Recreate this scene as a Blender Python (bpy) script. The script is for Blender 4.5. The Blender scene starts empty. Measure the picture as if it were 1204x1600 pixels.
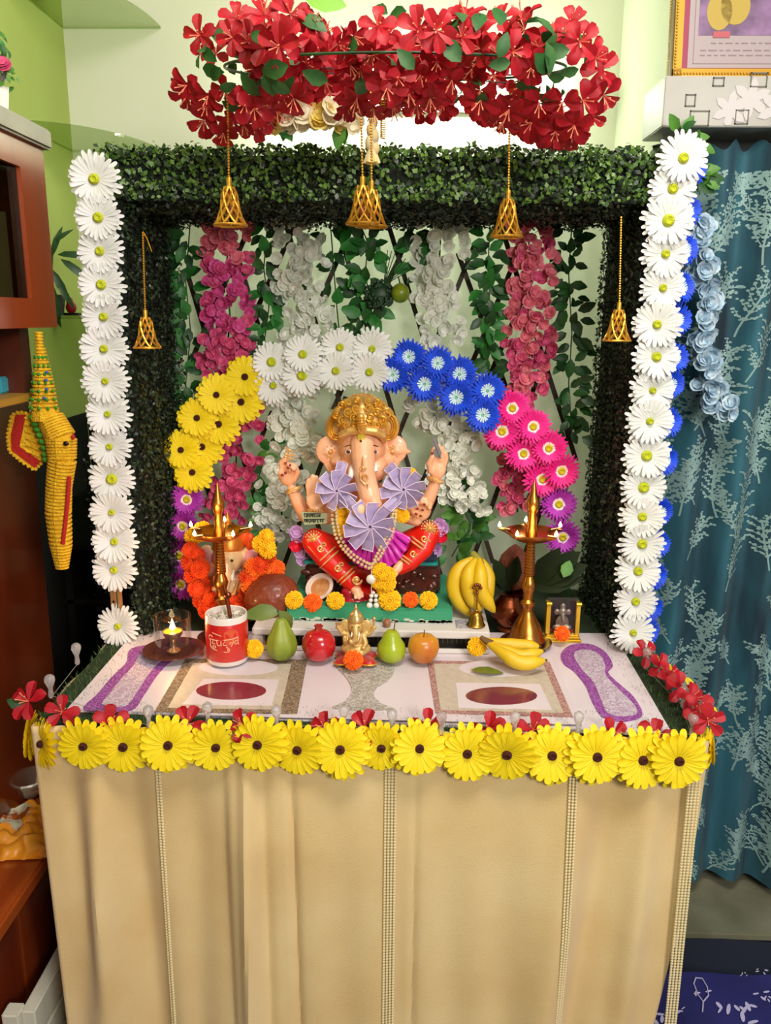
import bpy, bmesh, math, random
import numpy as np
from mathutils import Vector, Matrix, Quaternion
random.seed(7); rng = np.random.default_rng(7)
PI = math.pi
SC = bpy.context.scene
COL = SC.collection

# ------------------------------------------------------------------ camera
CAM = Vector((.058, -1.176, 1.387)); FPX = 1271.0
_y, _p, _r = .026, .236, .009
_f = Vector((-math.sin(_y)*math.cos(_p), math.cos(_y)*math.cos(_p), -math.sin(_p)))
_rt = Vector((math.cos(_y), math.sin(_y), 0)); _up = _rt.cross(_f)
RT = _rt*math.cos(_r) + _up*math.sin(_r); UP = _up*math.cos(_r) - _rt*math.sin(_r)
cd = bpy.data.cameras.new('camera'); cam = bpy.data.objects.new('camera', cd); COL.objects.link(cam)
cd.sensor_fit = 'HORIZONTAL'; cd.sensor_width = 36; cd.lens = FPX/1204*36; cd.clip_start = .02
M = Matrix((RT, UP, -_f)).transposed().to_4x4(); M.translation = CAM
cam.matrix_world = M
SC.camera = cam

# ------------------------------------------------------------------ light and exposure
def area(name, loc, target, size, power, color, sy=None):
    l = bpy.data.lights.new(name, 'AREA'); l.energy = power; l.color = color; l.size = size
    if sy: l.shape = 'RECTANGLE'; l.size_y = sy
    o = bpy.data.objects.new(name, l); COL.objects.link(o); o.location = loc
    o.rotation_euler = (Vector(target)-Vector(loc)).to_track_quat('-Z', 'Y').to_euler()
    return o
wd = bpy.data.worlds.new('world'); SC.world = wd; wd.use_nodes = True
wd.node_tree.nodes['Background'].inputs[0].default_value = (1, .93, .84, 1)
wd.node_tree.nodes['Background'].inputs[1].default_value = .32
area('ceiling_light', (.35, -.75, 2.62), (.1, .3, .9), .9, 28, (1, .93, .82), .5)
area('front_fill', (1.15, -2.4, 1.95), (0, 0, .9), .7, 50, (1, .94, .86), .6)  # fill lamp added behind the camera, set low to reach under the canopy
SC.view_settings.view_transform = 'Standard'; SC.view_settings.look = 'None'
SC.view_settings.gamma = 1; SC.view_settings.exposure = 0.06
SC.view_settings.use_curve_mapping = False

# ------------------------------------------------------------------ helpers
def at(x, y, Y=None, Z=None, X=None):
    d = _f + RT*((x-602)/FPX) - UP*((y-800)/FPX)
    t = (Y-CAM.y)/d.y if Y is not None else ((Z-CAM.z)/d.z if Z is not None else (X-CAM.x)/d.x)
    return CAM + d*t
def lin(h):
    h = h.lstrip('#'); c = [int(h[i:i+2], 16)/255 for i in (0, 2, 4)]
    return tuple((v/12.92 if v <= .04045 else ((v+.055)/1.055)**2.4) for v in c)+(1,)
MATS = {}
def mat(name, color, rough=.6, metal=0, var=None, vscale=20, bump=0, bscale=60, stretch=None, sheen=0, trans=0,
        emit=None, estr=0, coat=0, alpha=1, transl=0, spec=.5, wave=None, vpos=(.35, .65), detail=4):
    if name in MATS: return MATS[name]
    m = bpy.data.materials.new(name); m.use_nodes = True; nt = m.node_tree; N = nt.nodes; L = nt.links
    b = N['Principled BSDF']; b.inputs['Base Color'].default_value = lin(color)
    b.inputs['Roughness'].default_value = rough; b.inputs['Metallic'].default_value = metal
    b.inputs['Specular IOR Level'].default_value = spec
    if sheen: b.inputs['Sheen Weight'].default_value = sheen
    if trans: b.inputs['Transmission Weight'].default_value = trans
    if coat: b.inputs['Coat Weight'].default_value = coat; b.inputs['Coat Roughness'].default_value = .12
    if emit: b.inputs['Emission Color'].default_value = lin(emit); b.inputs['Emission Strength'].default_value = estr
    if alpha < 1: b.inputs['Alpha'].default_value = alpha
    tc = N.new('ShaderNodeTexCoord'); mp = N.new('ShaderNodeMapping'); L.new(tc.outputs['Object'], mp.inputs[0])
    if stretch: mp.inputs['Scale'].default_value = stretch
    if var:
        no = N.new('ShaderNodeTexNoise'); no.inputs['Scale'].default_value = vscale; no.inputs['Detail'].default_value = detail
        L.new(mp.outputs[0], no.inputs[0])
        src = no.outputs[0]
        if wave:
            wv = N.new('ShaderNodeTexWave'); wv.inputs['Scale'].default_value = wave; wv.inputs['Distortion'].default_value = 6
            wv.inputs['Detail'].default_value = 3; L.new(mp.outputs[0], wv.inputs[0]); src = wv.outputs[1]
        cr = N.new('ShaderNodeValToRGB'); cr.color_ramp.elements[0].position = vpos[0]; cr.color_ramp.elements[1].position = vpos[1]
        cr.color_ramp.elements[0].color = lin(color); cr.color_ramp.elements[1].color = lin(var)
        L.new(src, cr.inputs[0]); L.new(cr.outputs[0], b.inputs['Base Color'])
    if bump:
        nb = N.new('ShaderNodeTexNoise'); nb.inputs['Scale'].default_value = bscale; nb.inputs['Detail'].default_value = 3
        L.new(mp.outputs[0], nb.inputs[0]); bp = N.new('ShaderNodeBump'); bp.inputs['Strength'].default_value = bump
        bp.inputs['Distance'].default_value = .01; L.new(nb.outputs[0], bp.inputs['Height']); L.new(bp.outputs[0], b.inputs['Normal'])
    if transl:
        t = N.new('ShaderNodeBsdfTranslucent'); t.inputs[0].default_value = lin(var or color); mx = N.new('ShaderNodeMixShader')
        mx.inputs[0].default_value = transl; out = N['Material Output']
        L.new(b.outputs[0], mx.inputs[1]); L.new(t.outputs[0], mx.inputs[2]); L.new(mx.outputs[0], out.inputs[0])
    MATS[name] = m; return m
def thin_glass(name, color='#ffffff', gloss=.12, rough=.06, fr=.25):
    m = bpy.data.materials.new(name); m.use_nodes = True; nt = m.node_tree; N = nt.nodes; L = nt.links
    N.remove(N['Principled BSDF']); t = N.new('ShaderNodeBsdfTransparent'); t.inputs[0].default_value = lin(color)
    g = N.new('ShaderNodeBsdfGlossy'); g.inputs['Roughness'].default_value = rough
    lw = N.new('ShaderNodeLayerWeight'); lw.inputs[0].default_value = .25
    ma = N.new('ShaderNodeMath'); ma.operation = 'MULTIPLY_ADD'; ma.inputs[1].default_value = fr; ma.inputs[2].default_value = gloss*.1
    L.new(lw.outputs['Fresnel'], ma.inputs[0]); mx = N.new('ShaderNodeMixShader'); L.new(ma.outputs[0], mx.inputs[0])
    L.new(t.outputs[0], mx.inputs[1]); L.new(g.outputs[0], mx.inputs[2]); L.new(mx.outputs[0], N['Material Output'].inputs[0])
    return m

def basis(n):
    n = Vector(n).normalized(); a = Vector((0, 0, 1)) if abs(n.z) < .9 else Vector((1, 0, 0))
    u = n.cross(a).normalized(); return u, n.cross(u)
class MB:
    def __init__(s): s.v = []; s.f = []; s.m = []; s.mi = 0
    def add(s, vs, fs):
        o = len(s.v); s.v += [tuple(v) for v in vs]; s.f += [tuple(i+o for i in f) for f in fs]; s.m += [s.mi]*len(fs)
    def box(s, a, b, bev=0):
        (x0, y0, z0), (x1, y1, z1) = a, b
        x0, x1 = min(x0, x1), max(x0, x1); y0, y1 = min(y0, y1), max(y0, y1); z0, z1 = min(z0, z1), max(z0, z1)
        if bev:
            e = min(bev, (x1-x0)/3, (y1-y0)/3, (z1-z0)/3)
            bm = bmesh.new(); bmesh.ops.create_cube(bm, size=1)
            for v in bm.verts: v.co = Vector(((x0+x1)/2+v.co.x*(x1-x0), (y0+y1)/2+v.co.y*(y1-y0), (z0+z1)/2+v.co.z*(z1-z0)))
            bmesh.ops.bevel(bm, geom=bm.edges[:], offset=e, segments=2, affect='EDGES')
            bm.verts.index_update(); s.add([v.co for v in bm.verts], [[v.index for v in f.verts] for f in bm.faces]); bm.free(); return
        s.add([(x0,y0,z0),(x1,y0,z0),(x1,y1,z0),(x0,y1,z0),(x0,y0,z1),(x1,y0,z1),(x1,y1,z1),(x0,y1,z1)],
              [(0,3,2,1),(4,5,6,7),(0,1,5,4),(1,2,6,5),(2,3,7,6),(3,0,4,7)])
    def tube(s, pts, r, n=8, cap=True, sq=None):
        pts = [Vector(p) for p in pts]; k = len(pts); rr = r if isinstance(r, (list, tuple)) else [r]*k
        vs = []; u = None
        for i, p in enumerate(pts):
            d = (pts[min(i+1, k-1)]-pts[max(i-1, 0)])
            d = d.normalized() if d.length > 1e-9 else Vector((0, 0, 1))
            if u is None: u, _ = basis(d)
            u = (u-d*u.dot(d)); u = u.normalized() if u.length > 1e-6 else basis(d)[0]
            w = d.cross(u)
            for j in range(n):
                a = 2*PI*j/n; vs.append(p+(u*math.cos(a)+w*math.sin(a)*(sq or 1))*rr[i])
        fs = [(i*n+j, i*n+(j+1) % n, (i+1)*n+(j+1) % n, (i+1)*n+j) for i in range(k-1) for j in range(n)]
        if cap: fs += [tuple(range(n-1, -1, -1)), tuple((k-1)*n+j for j in range(n))]
        s.add(vs, fs)
    def lathe(s, prof, c=(0, 0, 0), n=24, cap=True, axis=None, ripple=None):
        c = Vector(c); ax = Vector(axis or (0, 0, 1)).normalized(); u, w = basis(ax) if axis else (Vector((1, 0, 0)), Vector((0, 1, 0)))
        vs = []; k = len(prof)
        for (r, z) in prof:
            for j in range(n):
                a = 2*PI*j/n; q = r*(1+(ripple[1]*math.cos(ripple[0]*a) if ripple else 0))
                vs.append(c+ax*z+(u*math.cos(a)+w*math.sin(a))*q)
        fs = [(i*n+j, i*n+(j+1) % n, (i+1)*n+(j+1) % n, (i+1)*n+j) for i in range(k-1) for j in range(n)]
        if cap: fs += [tuple(range(n-1, -1, -1)), tuple((k-1)*n+j for j in range(n))]
        s.add(vs, fs)
    def ell(s, c, r, n=14, m=8, rot=None):
        if isinstance(r, (int, float)): r = (r, r, r)
        c = Vector(c); vs = []
        R = rot or Matrix.Identity(3)
        for i in range(1, m):
            t = PI*i/m
            for j in range(n):
                a = 2*PI*j/n; vs.append(c+R @ Vector((r[0]*math.sin(t)*math.cos(a), r[1]*math.sin(t)*math.sin(a), r[2]*math.cos(t))))
        vs += [c+R @ Vector((0, 0, r[2])), c+R @ Vector((0, 0, -r[2]))]; T = (m-1)*n
        fs = [(i*n+j, (i+1)*n+j, (i+1)*n+(j+1) % n, i*n+(j+1) % n) for i in range(m-2) for j in range(n)]
        fs += [(T, j, (j+1) % n) for j in range(n)]+[(T+1, (m-2)*n+(j+1) % n, (m-2)*n+j) for j in range(n)]
        s.add(vs, fs)
    def grid(s, fn, nu, nv):
        vs = [fn(i/nu, j/nv) for j in range(nv+1) for i in range(nu+1)]
        s.add(vs, [(j*(nu+1)+i, j*(nu+1)+i+1, (j+1)*(nu+1)+i+1, (j+1)*(nu+1)+i) for j in range(nv) for i in range(nu)])
    def prism(s, poly, z0, z1):
        n = len(poly); s.add([(p[0], p[1], z0) for p in poly]+[(p[0], p[1], z1) for p in poly],
            [tuple(range(n-1, -1, -1)), tuple(range(n, 2*n))]+[(i, (i+1) % n, n+(i+1) % n, n+i) for i in range(n)])
    def slab(s, poly, d):        # any planar polygon (3-D points) given thickness vector d
        n = len(poly); P = [Vector(p) for p in poly]; d = Vector(d)
        s.add(P+[p+d for p in P], [tuple(range(n)), tuple(range(2*n-1, n-1, -1))]+[(i, n+i, n+(i+1) % n, (i+1) % n) for i in range(n)])
    def mesh(s, name, mats, smooth=True, off=(0, 0, 0)):
        me = bpy.data.meshes.new(name); o = Vector(off)
        me.from_pydata([(v[0]-o.x, v[1]-o.y, v[2]-o.z) for v in s.v], [], s.f)
        for m in (mats if isinstance(mats, (list, tuple)) else [mats]): me.materials.append(m)
        if len(me.polygons):
            me.polygons.foreach_set('material_index', s.m); me.polygons.foreach_set('use_smooth', [smooth]*len(s.f))
        me.update(); 
        if smooth: 
            try: me.set_sharp_from_angle(angle=math.radians(40))
            except Exception: pass
        return me
WO = {}
def worg(p): return WO[p.name] if p else Vector((0, 0, 0))
def link(o, name, parent, w):
    COL.objects.link(o); WO[o.name] = Vector(w)
    if parent: o.parent = parent
    o.location = Vector(w)-worg(parent)
    return o
def thing(name, label, cat, loc, group=None):
    o = bpy.data.objects.new(name, None); o.empty_display_size = .02; link(o, name, None, loc)
    o['label'] = label; o['category'] = cat
    if group: o['group'] = group
    return o
def tag(o, label, cat, group=None, kind=None):
    o['label'] = label; o['category'] = cat
    if group: o['group'] = group
    if kind: o['kind'] = kind
    return o
def obj(name, mb, m, parent=None, smooth=True, label=None, kind=None):
    v = np.array(mb.v); c = Vector(((v[:, 0].min()+v[:, 0].max())/2, (v[:, 1].min()+v[:, 1].max())/2, v[:, 2].min()))
    me = mb.mesh(name, m, smooth, c); o = bpy.data.objects.new(name, me); link(o, name, parent, c)
    if label: o['label'] = label
    if kind: o['kind'] = kind
    return o
def struct(name, mb, m, smooth=False):
    return obj(name, mb, m, None, smooth, kind='structure')
def inst(name, me, parent, w, q=None, s=1.0):
    o = bpy.data.objects.new(name, me); link(o, name, parent, w)
    if q is not None: o.rotation_mode = 'QUATERNION'; o.rotation_quaternion = q
    if s != 1.0: o.scale = (s, s, s) if isinstance(s, (int, float)) else s
    return o
def face(n, spin=None):
    q = Vector(n).to_track_quat('Z', 'Y'); a = random.uniform(0, 2*PI) if spin is None else spin
    return q @ Quaternion((0, 0, 1), a)
def subpart(name, me, parent):
    o = bpy.data.objects.new(name, me); COL.objects.link(o); o.parent = parent; return o
def organic(name, prims, vox, m, parent, smooth=4, label=None, S=1):
    """one continuous surface grown from overlapping ellipsoids and tapered limbs"""
    b = MB()
    for p in prims:
        if p[0] == 'e': b.ell(p[1], p[2], 20, 12, p[3] if len(p) > 3 else None)
        else:
            pts = [Vector(q) for q in p[1]]; rs = p[2]
            b.tube(pts, list(rs), 14)
            for q, r in zip(pts, rs): b.ell(q, r*.99, 14, 8)
    v = np.array(b.v); c = Vector(((v[:, 0].min()+v[:, 0].max())/2, (v[:, 1].min()+v[:, 1].max())/2, v[:, 2].min()))
    me = b.mesh(name+'_tmp', m, True, c); t = bpy.data.objects.new(name+'_tmp', me); COL.objects.link(t)
    r = t.modifiers.new('r', 'REMESH'); r.mode = 'VOXEL'; r.voxel_size = vox; r.use_smooth_shade = True
    sm = t.modifiers.new('s', 'SMOOTH'); sm.factor = .5; sm.iterations = smooth
    dg = bpy.context.evaluated_depsgraph_get(); dg.update()
    nm = bpy.data.meshes.new_from_object(t.evaluated_get(dg)); nm.name = name
    bpy.data.objects.remove(t); nm.materials.clear(); nm.materials.append(m)
    nm.polygons.foreach_set('use_smooth', [True]*len(nm.polygons))
    o = bpy.data.objects.new(name, nm); link(o, name, parent, c)
    if label: o['label'] = label
    return o
def petals(b, n, r0, r1, w, lift, droop=0, pts=True, phase=0, jit=.08, z0=0, seg=3):
    for k in range(n):
        a = 2*PI*k/n+phase+random.uniform(-jit, jit); L = r1*random.uniform(.92, 1.04); ca, sa = math.cos(a), math.sin(a)
        prof = [(0, .35), (.4, .8), (.75, 1), (.93, .8 if pts > .3 else .5), (1, .42 if pts > .3 else .12)]
        vs = []
        for t, q in prof:
            rr = r0+(L-r0)*t; z = z0+lift*t*r1-droop*t*t*r1; h = w/2*q
            vs += [(rr*ca-h*sa, rr*sa+h*ca, z+.12*h), (rr*ca, rr*sa, z-.2*h), (rr*ca+h*sa, rr*sa-h*ca, z+.12*h)]
        fs = []
        for i in range(4):
            o = i*3; fs += [(o, o+1, o+4, o+3), (o+1, o+2, o+5, o+4)]
        b.add(vs, fs)
def blob_flower(r, n, cup, w=None):
    b = MB(); w = (w or 1.15)*.82
    for k in range(2*n):
        if k == n: r *= .62; cup += .35
        a = 2*PI*(k+.5*(k >= n))/n+random.uniform(-.2, .2); ca, sa = math.cos(a), math.sin(a); w0 = (w or 1.15)*r*PI/n
        vs = [(0, 0, 0)]
        for t, q, z in ((.35, .6, .05), (.75, 1, .05+cup*.5), (1, .5, cup)):
            h = w0*q; z = z*r+random.uniform(-.08, .08)*r
            vs += [(r*t*ca-h*sa, r*t*sa+h*ca, z), (r*t*ca+h*sa, r*t*sa-h*ca, z*.9)]
        b.add(vs, [(0, 2, 1), (1, 2, 4, 3), (3, 4, 6, 5)])
    return b
def leaf_mesh(name, L, W, m, fold=.25, curl=.3):
    b = MB(); vs = []
    for t, q in ((0, .08), (.25, .8), (.55, 1), (.85, .5), (1, .02)):
        z = -curl*L*t*t; h = W/2*q; vs += [(L*t, h, z+fold*h), (L*t, 0, z), (L*t, -h, z+fold*h)]
    b.add(vs, [f for i in range(4) for f in ((i*3, i*3+1, i*3+4, i*3+3), (i*3+1, i*3+2, i*3+5, i*3+4))])
    return b.mesh(name, m)
def quads_object(name, cen, nrm, size, m, parent=None, kind='stuff', aspect=.7):
    """many small folded leaves in one mesh (stuff), fast"""
    cen = np.asarray(cen); N = len(cen); nrm = nrm/np.linalg.norm(nrm, axis=1)[:, None]
    a = rng.normal(size=(N, 3)); u = np.cross(nrm, a); u /= np.linalg.norm(u, axis=1)[:, None]; w = np.cross(nrm, u)
    s = (size*rng.uniform(.7, 1.25, N))[:, None]
    p0 = cen-u*s*.5; p1 = cen+w*s*.5*aspect+nrm*s*.12; p2 = cen+u*s*.5+nrm*s*.05; p3 = cen-w*s*.5*aspect+nrm*s*.12
    V = np.stack([p0, p1, p2, p3], 1).reshape(-1, 3)
    c = np.array([(V[:, 0].min()+V[:, 0].max())/2, (V[:, 1].min()+V[:, 1].max())/2, V[:, 2].min()]); V = V-c
    me = bpy.data.meshes.new(name); me.vertices.add(4*N); me.vertices.foreach_set('co', V.ravel())
    me.loops.add(4*N); me.loops.foreach_set('vertex_index', np.arange(4*N, dtype=np.int32))
    me.polygons.add(N); me.polygons.foreach_set('loop_start', np.arange(0, 4*N, 4, dtype=np.int32))
    ms = m if isinstance(m, (list, tuple)) else [m]
    for q in ms: me.materials.append(q)
    me.polygons.foreach_set('material_index', rng.integers(0, len(ms), N).astype(np.int32))
    me.update(calc_edges=True); me.validate()
    o = bpy.data.objects.new(name, me); link(o, name, parent, Vector(c))
    if kind: o['kind'] = kind
    return o
TOC = lambda p: (CAM-Vector(p)).normalized()

# ------------------------------------------------------------------ materials
gold = mat('gold', '#e2a83a', .38, .7, bump=.15, bscale=90)
goldp = mat('gold_paint', '#d8a04a', .38, .45, var='#e8bc74', vscale=60)
brass = mat('brass', '#b9762f', .3, 1, var='#c98a45', vscale=30)
copper = mat('copper', '#8a4a30', .28, 1)
skin = mat('idol_skin', '#f0aa7e', .42, var='#f6bd98', vscale=18, coat=.3)
redp = mat('idol_red', '#e0180f', .35, coat=.4)
white = mat('white_plastic', '#e9e6df', .45)
wwhite = mat('white_petal', '#f3f1f3', .6, var='#e6e8e4', vscale=40, transl=.15)
yel = mat('yellow_petal', '#f8dc0a', .6, var='#ffe61e', vscale=50, transl=.12)
ygreen = mat('yellow_green_core', '#c9d21c', .7, bump=.6, bscale=600)
maroon = mat('maroon_core', '#4a0d0b', .8, bump=.7, bscale=700)
yellow_core = mat('yellow_core', '#e0cf1a', .8, bump=.6, bscale=600)
blue = mat('blue_petal', '#0f3fd0', .6, var='#1250f0', vscale=60)
lblue = mat('pale_blue_petal', '#cfeaf2', .6)
mag = mat('magenta_petal', '#ee1088', .6, var='#f52a9a', vscale=60)
purp = mat('purple_petal', '#a81fa6', .6, var='#b93cc0', vscale=60)
pinkw = mat('pinkish_white_petal', '#fbe6ee', .6)
red = mat('red_petal', '#a00418', .55, var='#b80c22', vscale=40, transl=.12)
green = mat('leaf_green', '#2e6a2a', .5, var='#1e4a20', vscale=30, transl=.15)
dgreen = mat('dark_leaf', '#1d3d1c', .45, var='#27552a', vscale=30)
lgreen = mat('light_leaf', '#5f9a35', .5, var='#4a8030', vscale=30, transl=.2)
pink1 = mat('pink_blossom', '#dc5a86', .65, var='#c83e70', vscale=70)
pink2 = mat('deep_pink_blossom', '#c9357a', .65, var='#d8579a', vscale=70)
pink3 = mat('rose_blossom', '#d95c74', .65, var='#e4808e', vscale=70)
wblo = mat('ivory_blossom', '#f6f7f0', .65, var='#eaeee0', vscale=60, transl=.15)
wood = mat('cabinet_wood', '#6a240c', .28, var='#8c3a14', vscale=6, stretch=(3, 3, .5), wave=2.2, coat=.4, vpos=(.2, .9))
wood2 = mat('cabinet_wood_dark', '#4a1f12', .4, var='#5a2515', vscale=6, stretch=(3, 3, .5))
trim = mat('cabinet_trim', '#6f6350', .5, var='#857963', vscale=10)
black = mat('black_metal', '#15130f', .4)
glass = thin_glass('clear_glass'); gglass = thin_glass('green_glass', '#e4ecd6', .2)
mari_o = mat('marigold_orange', '#f0620a', .8, var='#ff7d14', vscale=80)
mari_r = mat('marigold_deep', '#e04208', .8, var='#f0560c', vscale=80)
mari_y = mat('marigold_yellow', '#f2bd08', .8, var='#ffd21c', vscale=80)
pearl = mat('pearl', '#ecdcb0', .25, .05, coat=.6)
flame_m = mat('flame', '#ffe2a0', .5, emit='#ffdf9a', estr=14)

# ------------------------------------------------------------------ the room
wallm = mat('wall_paint', '#d6dac0', .8, var='#dadec8', vscale=3)
wallg = mat('wall_paint_green', '#a0b058', .8, var='#a8b862', vscale=3)
YW = 1.12
b = MB(); b.box((-.86, YW, -.1), (1.9, YW+.08, 3.0)); struct('wall_back', b, wallm)
b = MB(); b.box((-.92, -3.2, -.1), (-.84, YW, 3.0)); struct('wall_left', b, wallg)
b = MB(); b.box((.585, .70, -.1), (1.9, YW, 3.0)); struct('wall_right', b, wallm)
b = MB(); b.box((-.92, -3.2, -.12), (1.9, YW, -.02)); struct('floor', b, mat('floor_tiles', '#1c1d2a', .35, var='#262838', vscale=4))
# marble threshold under the curtain
b = MB(); b.box((.50, .455, -.02), (1.5, .70, .0), .004); struct('trim_1', b, mat('marble', '#6a6a55', .35, var='#8b8a74', vscale=5, coat=.3))
# near-black sheet painted as the shade of the opening behind the curtain
b = MB(); b.box((.62, .69, 0), (1.9, .70, 1.76)); struct('window_1', b, mat('opening_shade', '#0b1416', .6))

# tube light on the back wall behind the flower ring
t = thing('tube_light', 'glowing white tube light on the back wall behind the red flower ring', 'lamp', at(650, 140, Y=YW-.02))
a0, a1 = at(400, 158, Y=YW-.035), at(880, 158, Y=YW-.035)
b = MB(); b.tube([a0, a1], .013, 12); obj('tube', b, mat('tube_glow', '#ffffff', .5, emit='#f4ffe8', estr=55), t)
b = MB(); b.box(a0+Vector((-.03, .012, -.02)), a1+Vector((.03, .033, .02)), .004); obj('housing', b, white, t)

# ------------------------------------------------------------------ left: corner shelves, cabinet, bench
def corner_shelf(zpx, label, R, yk):
    p = at(*zpx, Y=YW); z = p.z; c = Vector((-.84, YW, z))
    pts = [c]+[c+Vector((R*math.sin(a)*1.0, -yk*math.cos(a), 0)) for a in [PI/2*i/14 for i in range(15)]]
    b = MB(); b.prism([(q.x, q.y) for q in pts], z, z+.006)
    o = obj('glass_shelf', b, gglass, None, False)
    return tag(o, label, 'shelf'), z
s1, z1 = corner_shelf((125, 45), 'topmost rounded glass corner shelf at the top left', .28*.9, .40)
s2, z2 = corner_shelf((128, 238), 'rounded glass corner shelf just behind the cabinet top', .24, .34)
s3, z3 = corner_shelf((128, 497), 'rounded glass corner shelf holding the small red ornament', .24, .34)
s4, z4 = corner_shelf((148, 755), 'lowest rounded glass corner shelf low on the green wall', .26, .34)
t = thing('toy_box', 'yellow box with a white panel on the topmost glass shelf', 'box', at(45, 12, Y=.93))
zt = z1+.006; q0 = at(35, 10, Y=.93); b = MB(); b.box((q0.x-.02, .88, zt), (q0.x+.075, .93, zt+.12), .004); obj('carton', b, mat('yellow_card', '#f0cd10', .5), t)
b = MB(); b.box((q0.x+.005, .878, zt+.012), (q0.x+.05, .88, zt+.1)); obj('white_panel', b, white, t)
t = thing('red_ornament', 'tiny red seated ornament on a black base on the glass shelf', 'ornament', at(112, 492, Y=.93))
q = at(112, 492, Y=.93); q.z = z3+.007
b = MB(); b.box(q+Vector((-.022, -.012, 0)), q+Vector((.022, .012, .007)), .002); obj('base', b, black, t)
organic('figure', [('e', q+Vector((0, 0, .02)), (.014, .01, .016)), ('e', q+Vector((-.003, 0, .037)), (.009, .008, .009))], .002, mat('ornament_red', '#8c1018', .4), t)

XC = -.60   # cabinet front plane
cab = thing('wooden_cabinet', 'tall varnished red-brown wooden cabinet along the left wall', 'cabinet', (XC-.1, .0, 0))
b = MB()
zb, zt = 1.362, 1.672
p_n0 = .275                                         # niche far edge
b.box((-.84, p_n0, zb), (XC, .37, zt)); b.box((-.84, -.5, zb), (XC, p_n0, zb+.05)); b.box((-.84, -.5, zt-.045), (XC, p_n0, zt))
b.box((-.84, -.5, zb+.05), (-.80, p_n0, zt-.045))
obj('upper_body', b, wood, cab, False)
b = MB(); b.box((-.84, -.5, zt), (XC+.012, .385, zt+.034), .004); obj('top_board', b, trim, cab)
b = MB(); b.box((XC-.012, -.5, zb+.05), (XC-.008, p_n0, zt-.045)); obj('glass_door', b, thin_glass('cabinet_glass', '#b9b6a4', .3), cab, False)
b = MB(); b.box((-.84, .30, 1.245), (-.64, .335, 1.362)); b.box((-.84, -.5, 1.2), (-.80, .30, 1.362)); obj('niche_back', b, wood2, cab, False)
b = MB(); b.box((-.84, -.5, 1.232), (-.622, .32, 1.245), .002); obj('shelf', b, mat('shelf_edge', '#a37a26', .5), cab)
b = MB(); b.box((-.836, -.5, .4055), (-.715, .47, 1.232)); obj('lower_panel', b, mat('varnished_panel', '#4a180a', .2, var='#6a2a10', vscale=4, stretch=(2, 2, .8), wave=1.2, coat=.6, vpos=(.2, .9)), cab, False)
t = thing('folded_cloth', 'pale grey folded cloth behind the glass door of the cabinet', 'cloth', (-.70, .2, zb+.051))
b = MB(); b.grid(lambda u, v: (-.64-.015*math.cos(u*28), -.1+u*.36, zb+.051+v*.14), 60, 4); obj('fold', b, mat('grey_cloth', '#d6d3c4', .8), t)
q = at(4, 578, X=-.68)
t = thing('blue_packet', 'small light blue packet on the open cabinet shelf', 'packet', (q.x, q.y, 1.246))
b = MB(); b.box((q.x-.02, q.y-.03, 1.2455), (q.x+.01, q.y+.012, 1.275), .003); obj('packet', b, mat('light_blue', '#3f9fb4', .5), t)

bench = thing('wooden_bench', 'low polished orange-brown wooden bench unit below the cabinet', 'bench', (-.7, 0, 0))
b = MB(); b.box((-.836, -.8, .375), (-.60, .50, .405), .005); obj('bench_top', b, mat('bench_wood', '#8a3a12', .25, var='#a04a1a', vscale=6, stretch=(3, .6, 3), wave=1.5, coat=.5, vpos=(.2, .9)), bench)
for k in range(7):
    b = MB(); y0 = -.8+k*.178; b.box((-.66, y0, -.02), (-.645, y0+.174, .375), .003); obj('plank', b, wood, bench)
def bowl():
    q = at(45, 1243, Z=.406); t = thing('white_bowl', 'white ceramic bowl standing on the wooden bench', 'bowl', q)
    b = MB(); b.lathe([(.018, 0), (.02, .004), (.03, .012), (.036, .03), (.037, .034), (.041, .036), (.044, .043), (.041, .046), (.034, .036), (.02, .012), (0.001, .01)], q, 28); obj('bowl_body', b, mat('bowl_white', '#c8c8b6', .4, coat=.4), t)
bowl()
def packet():
    q = at(30, 1300, Z=.41); t = thing('orange_packet', 'crumpled orange plastic packet lying on the wooden bench', 'packet', q)
    def fn(u, v):
        x = q.x-.06+.14*u; y = q.y-.09+.17*v+.02*u
        e = min(u, 1-u, v, 1-v)*6; h = .022*min(1, max(e, 0))**.5
        return (x+.006*math.sin(v*31), y+.006*math.sin(u*23), .409+h+.006*math.sin(u*17+v*9)*min(1, e)+.004*math.sin(v*29-u*13)*min(1, e))
    b = MB(); b.grid(fn, 26, 30); b.add([fn(0, 0), fn(1, 0), fn(1, 1), fn(0, 1)], [(0, 3, 2, 1)]); obj('bag', b, mat('orange_foil', '#e0881a', .35, var='#eaa02a', vscale=12), t)
    b = MB(); b.grid(lambda u, v: Vector(fn(.1+.38*u, .4+.4*v))+Vector((0, 0, .002)), 8, 8); obj('printed_panel', b, mat('packet_red_print', '#9a4a12', .4, var='#c9c4a8', vscale=30, vpos=(.45, .5)), t)
packet()
crate = thing('white_slatted_crate', 'white slatted wooden rack on the floor under the bench edge', 'rack', (-.6, .05, -.02))
for k, (za, zb2) in enumerate(((.145, .205), (.085, .135), (.025, .075))):
    b = MB(); b.box((-.60, -.02, za), (-.575, .45, zb2), .003); obj('slat', b, mat('crate_white', '#cfcdbc', .5), crate)
b = MB(); b.box((-.63, -.03, -.02), (-.60, .0, .205), .003); obj('post', b, MATS['crate_white'], crate)
b = MB(); b.box((-.63, .40, -.02), (-.60, .43, .2), .003); obj('post', b, MATS['crate_white'], crate)
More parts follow.
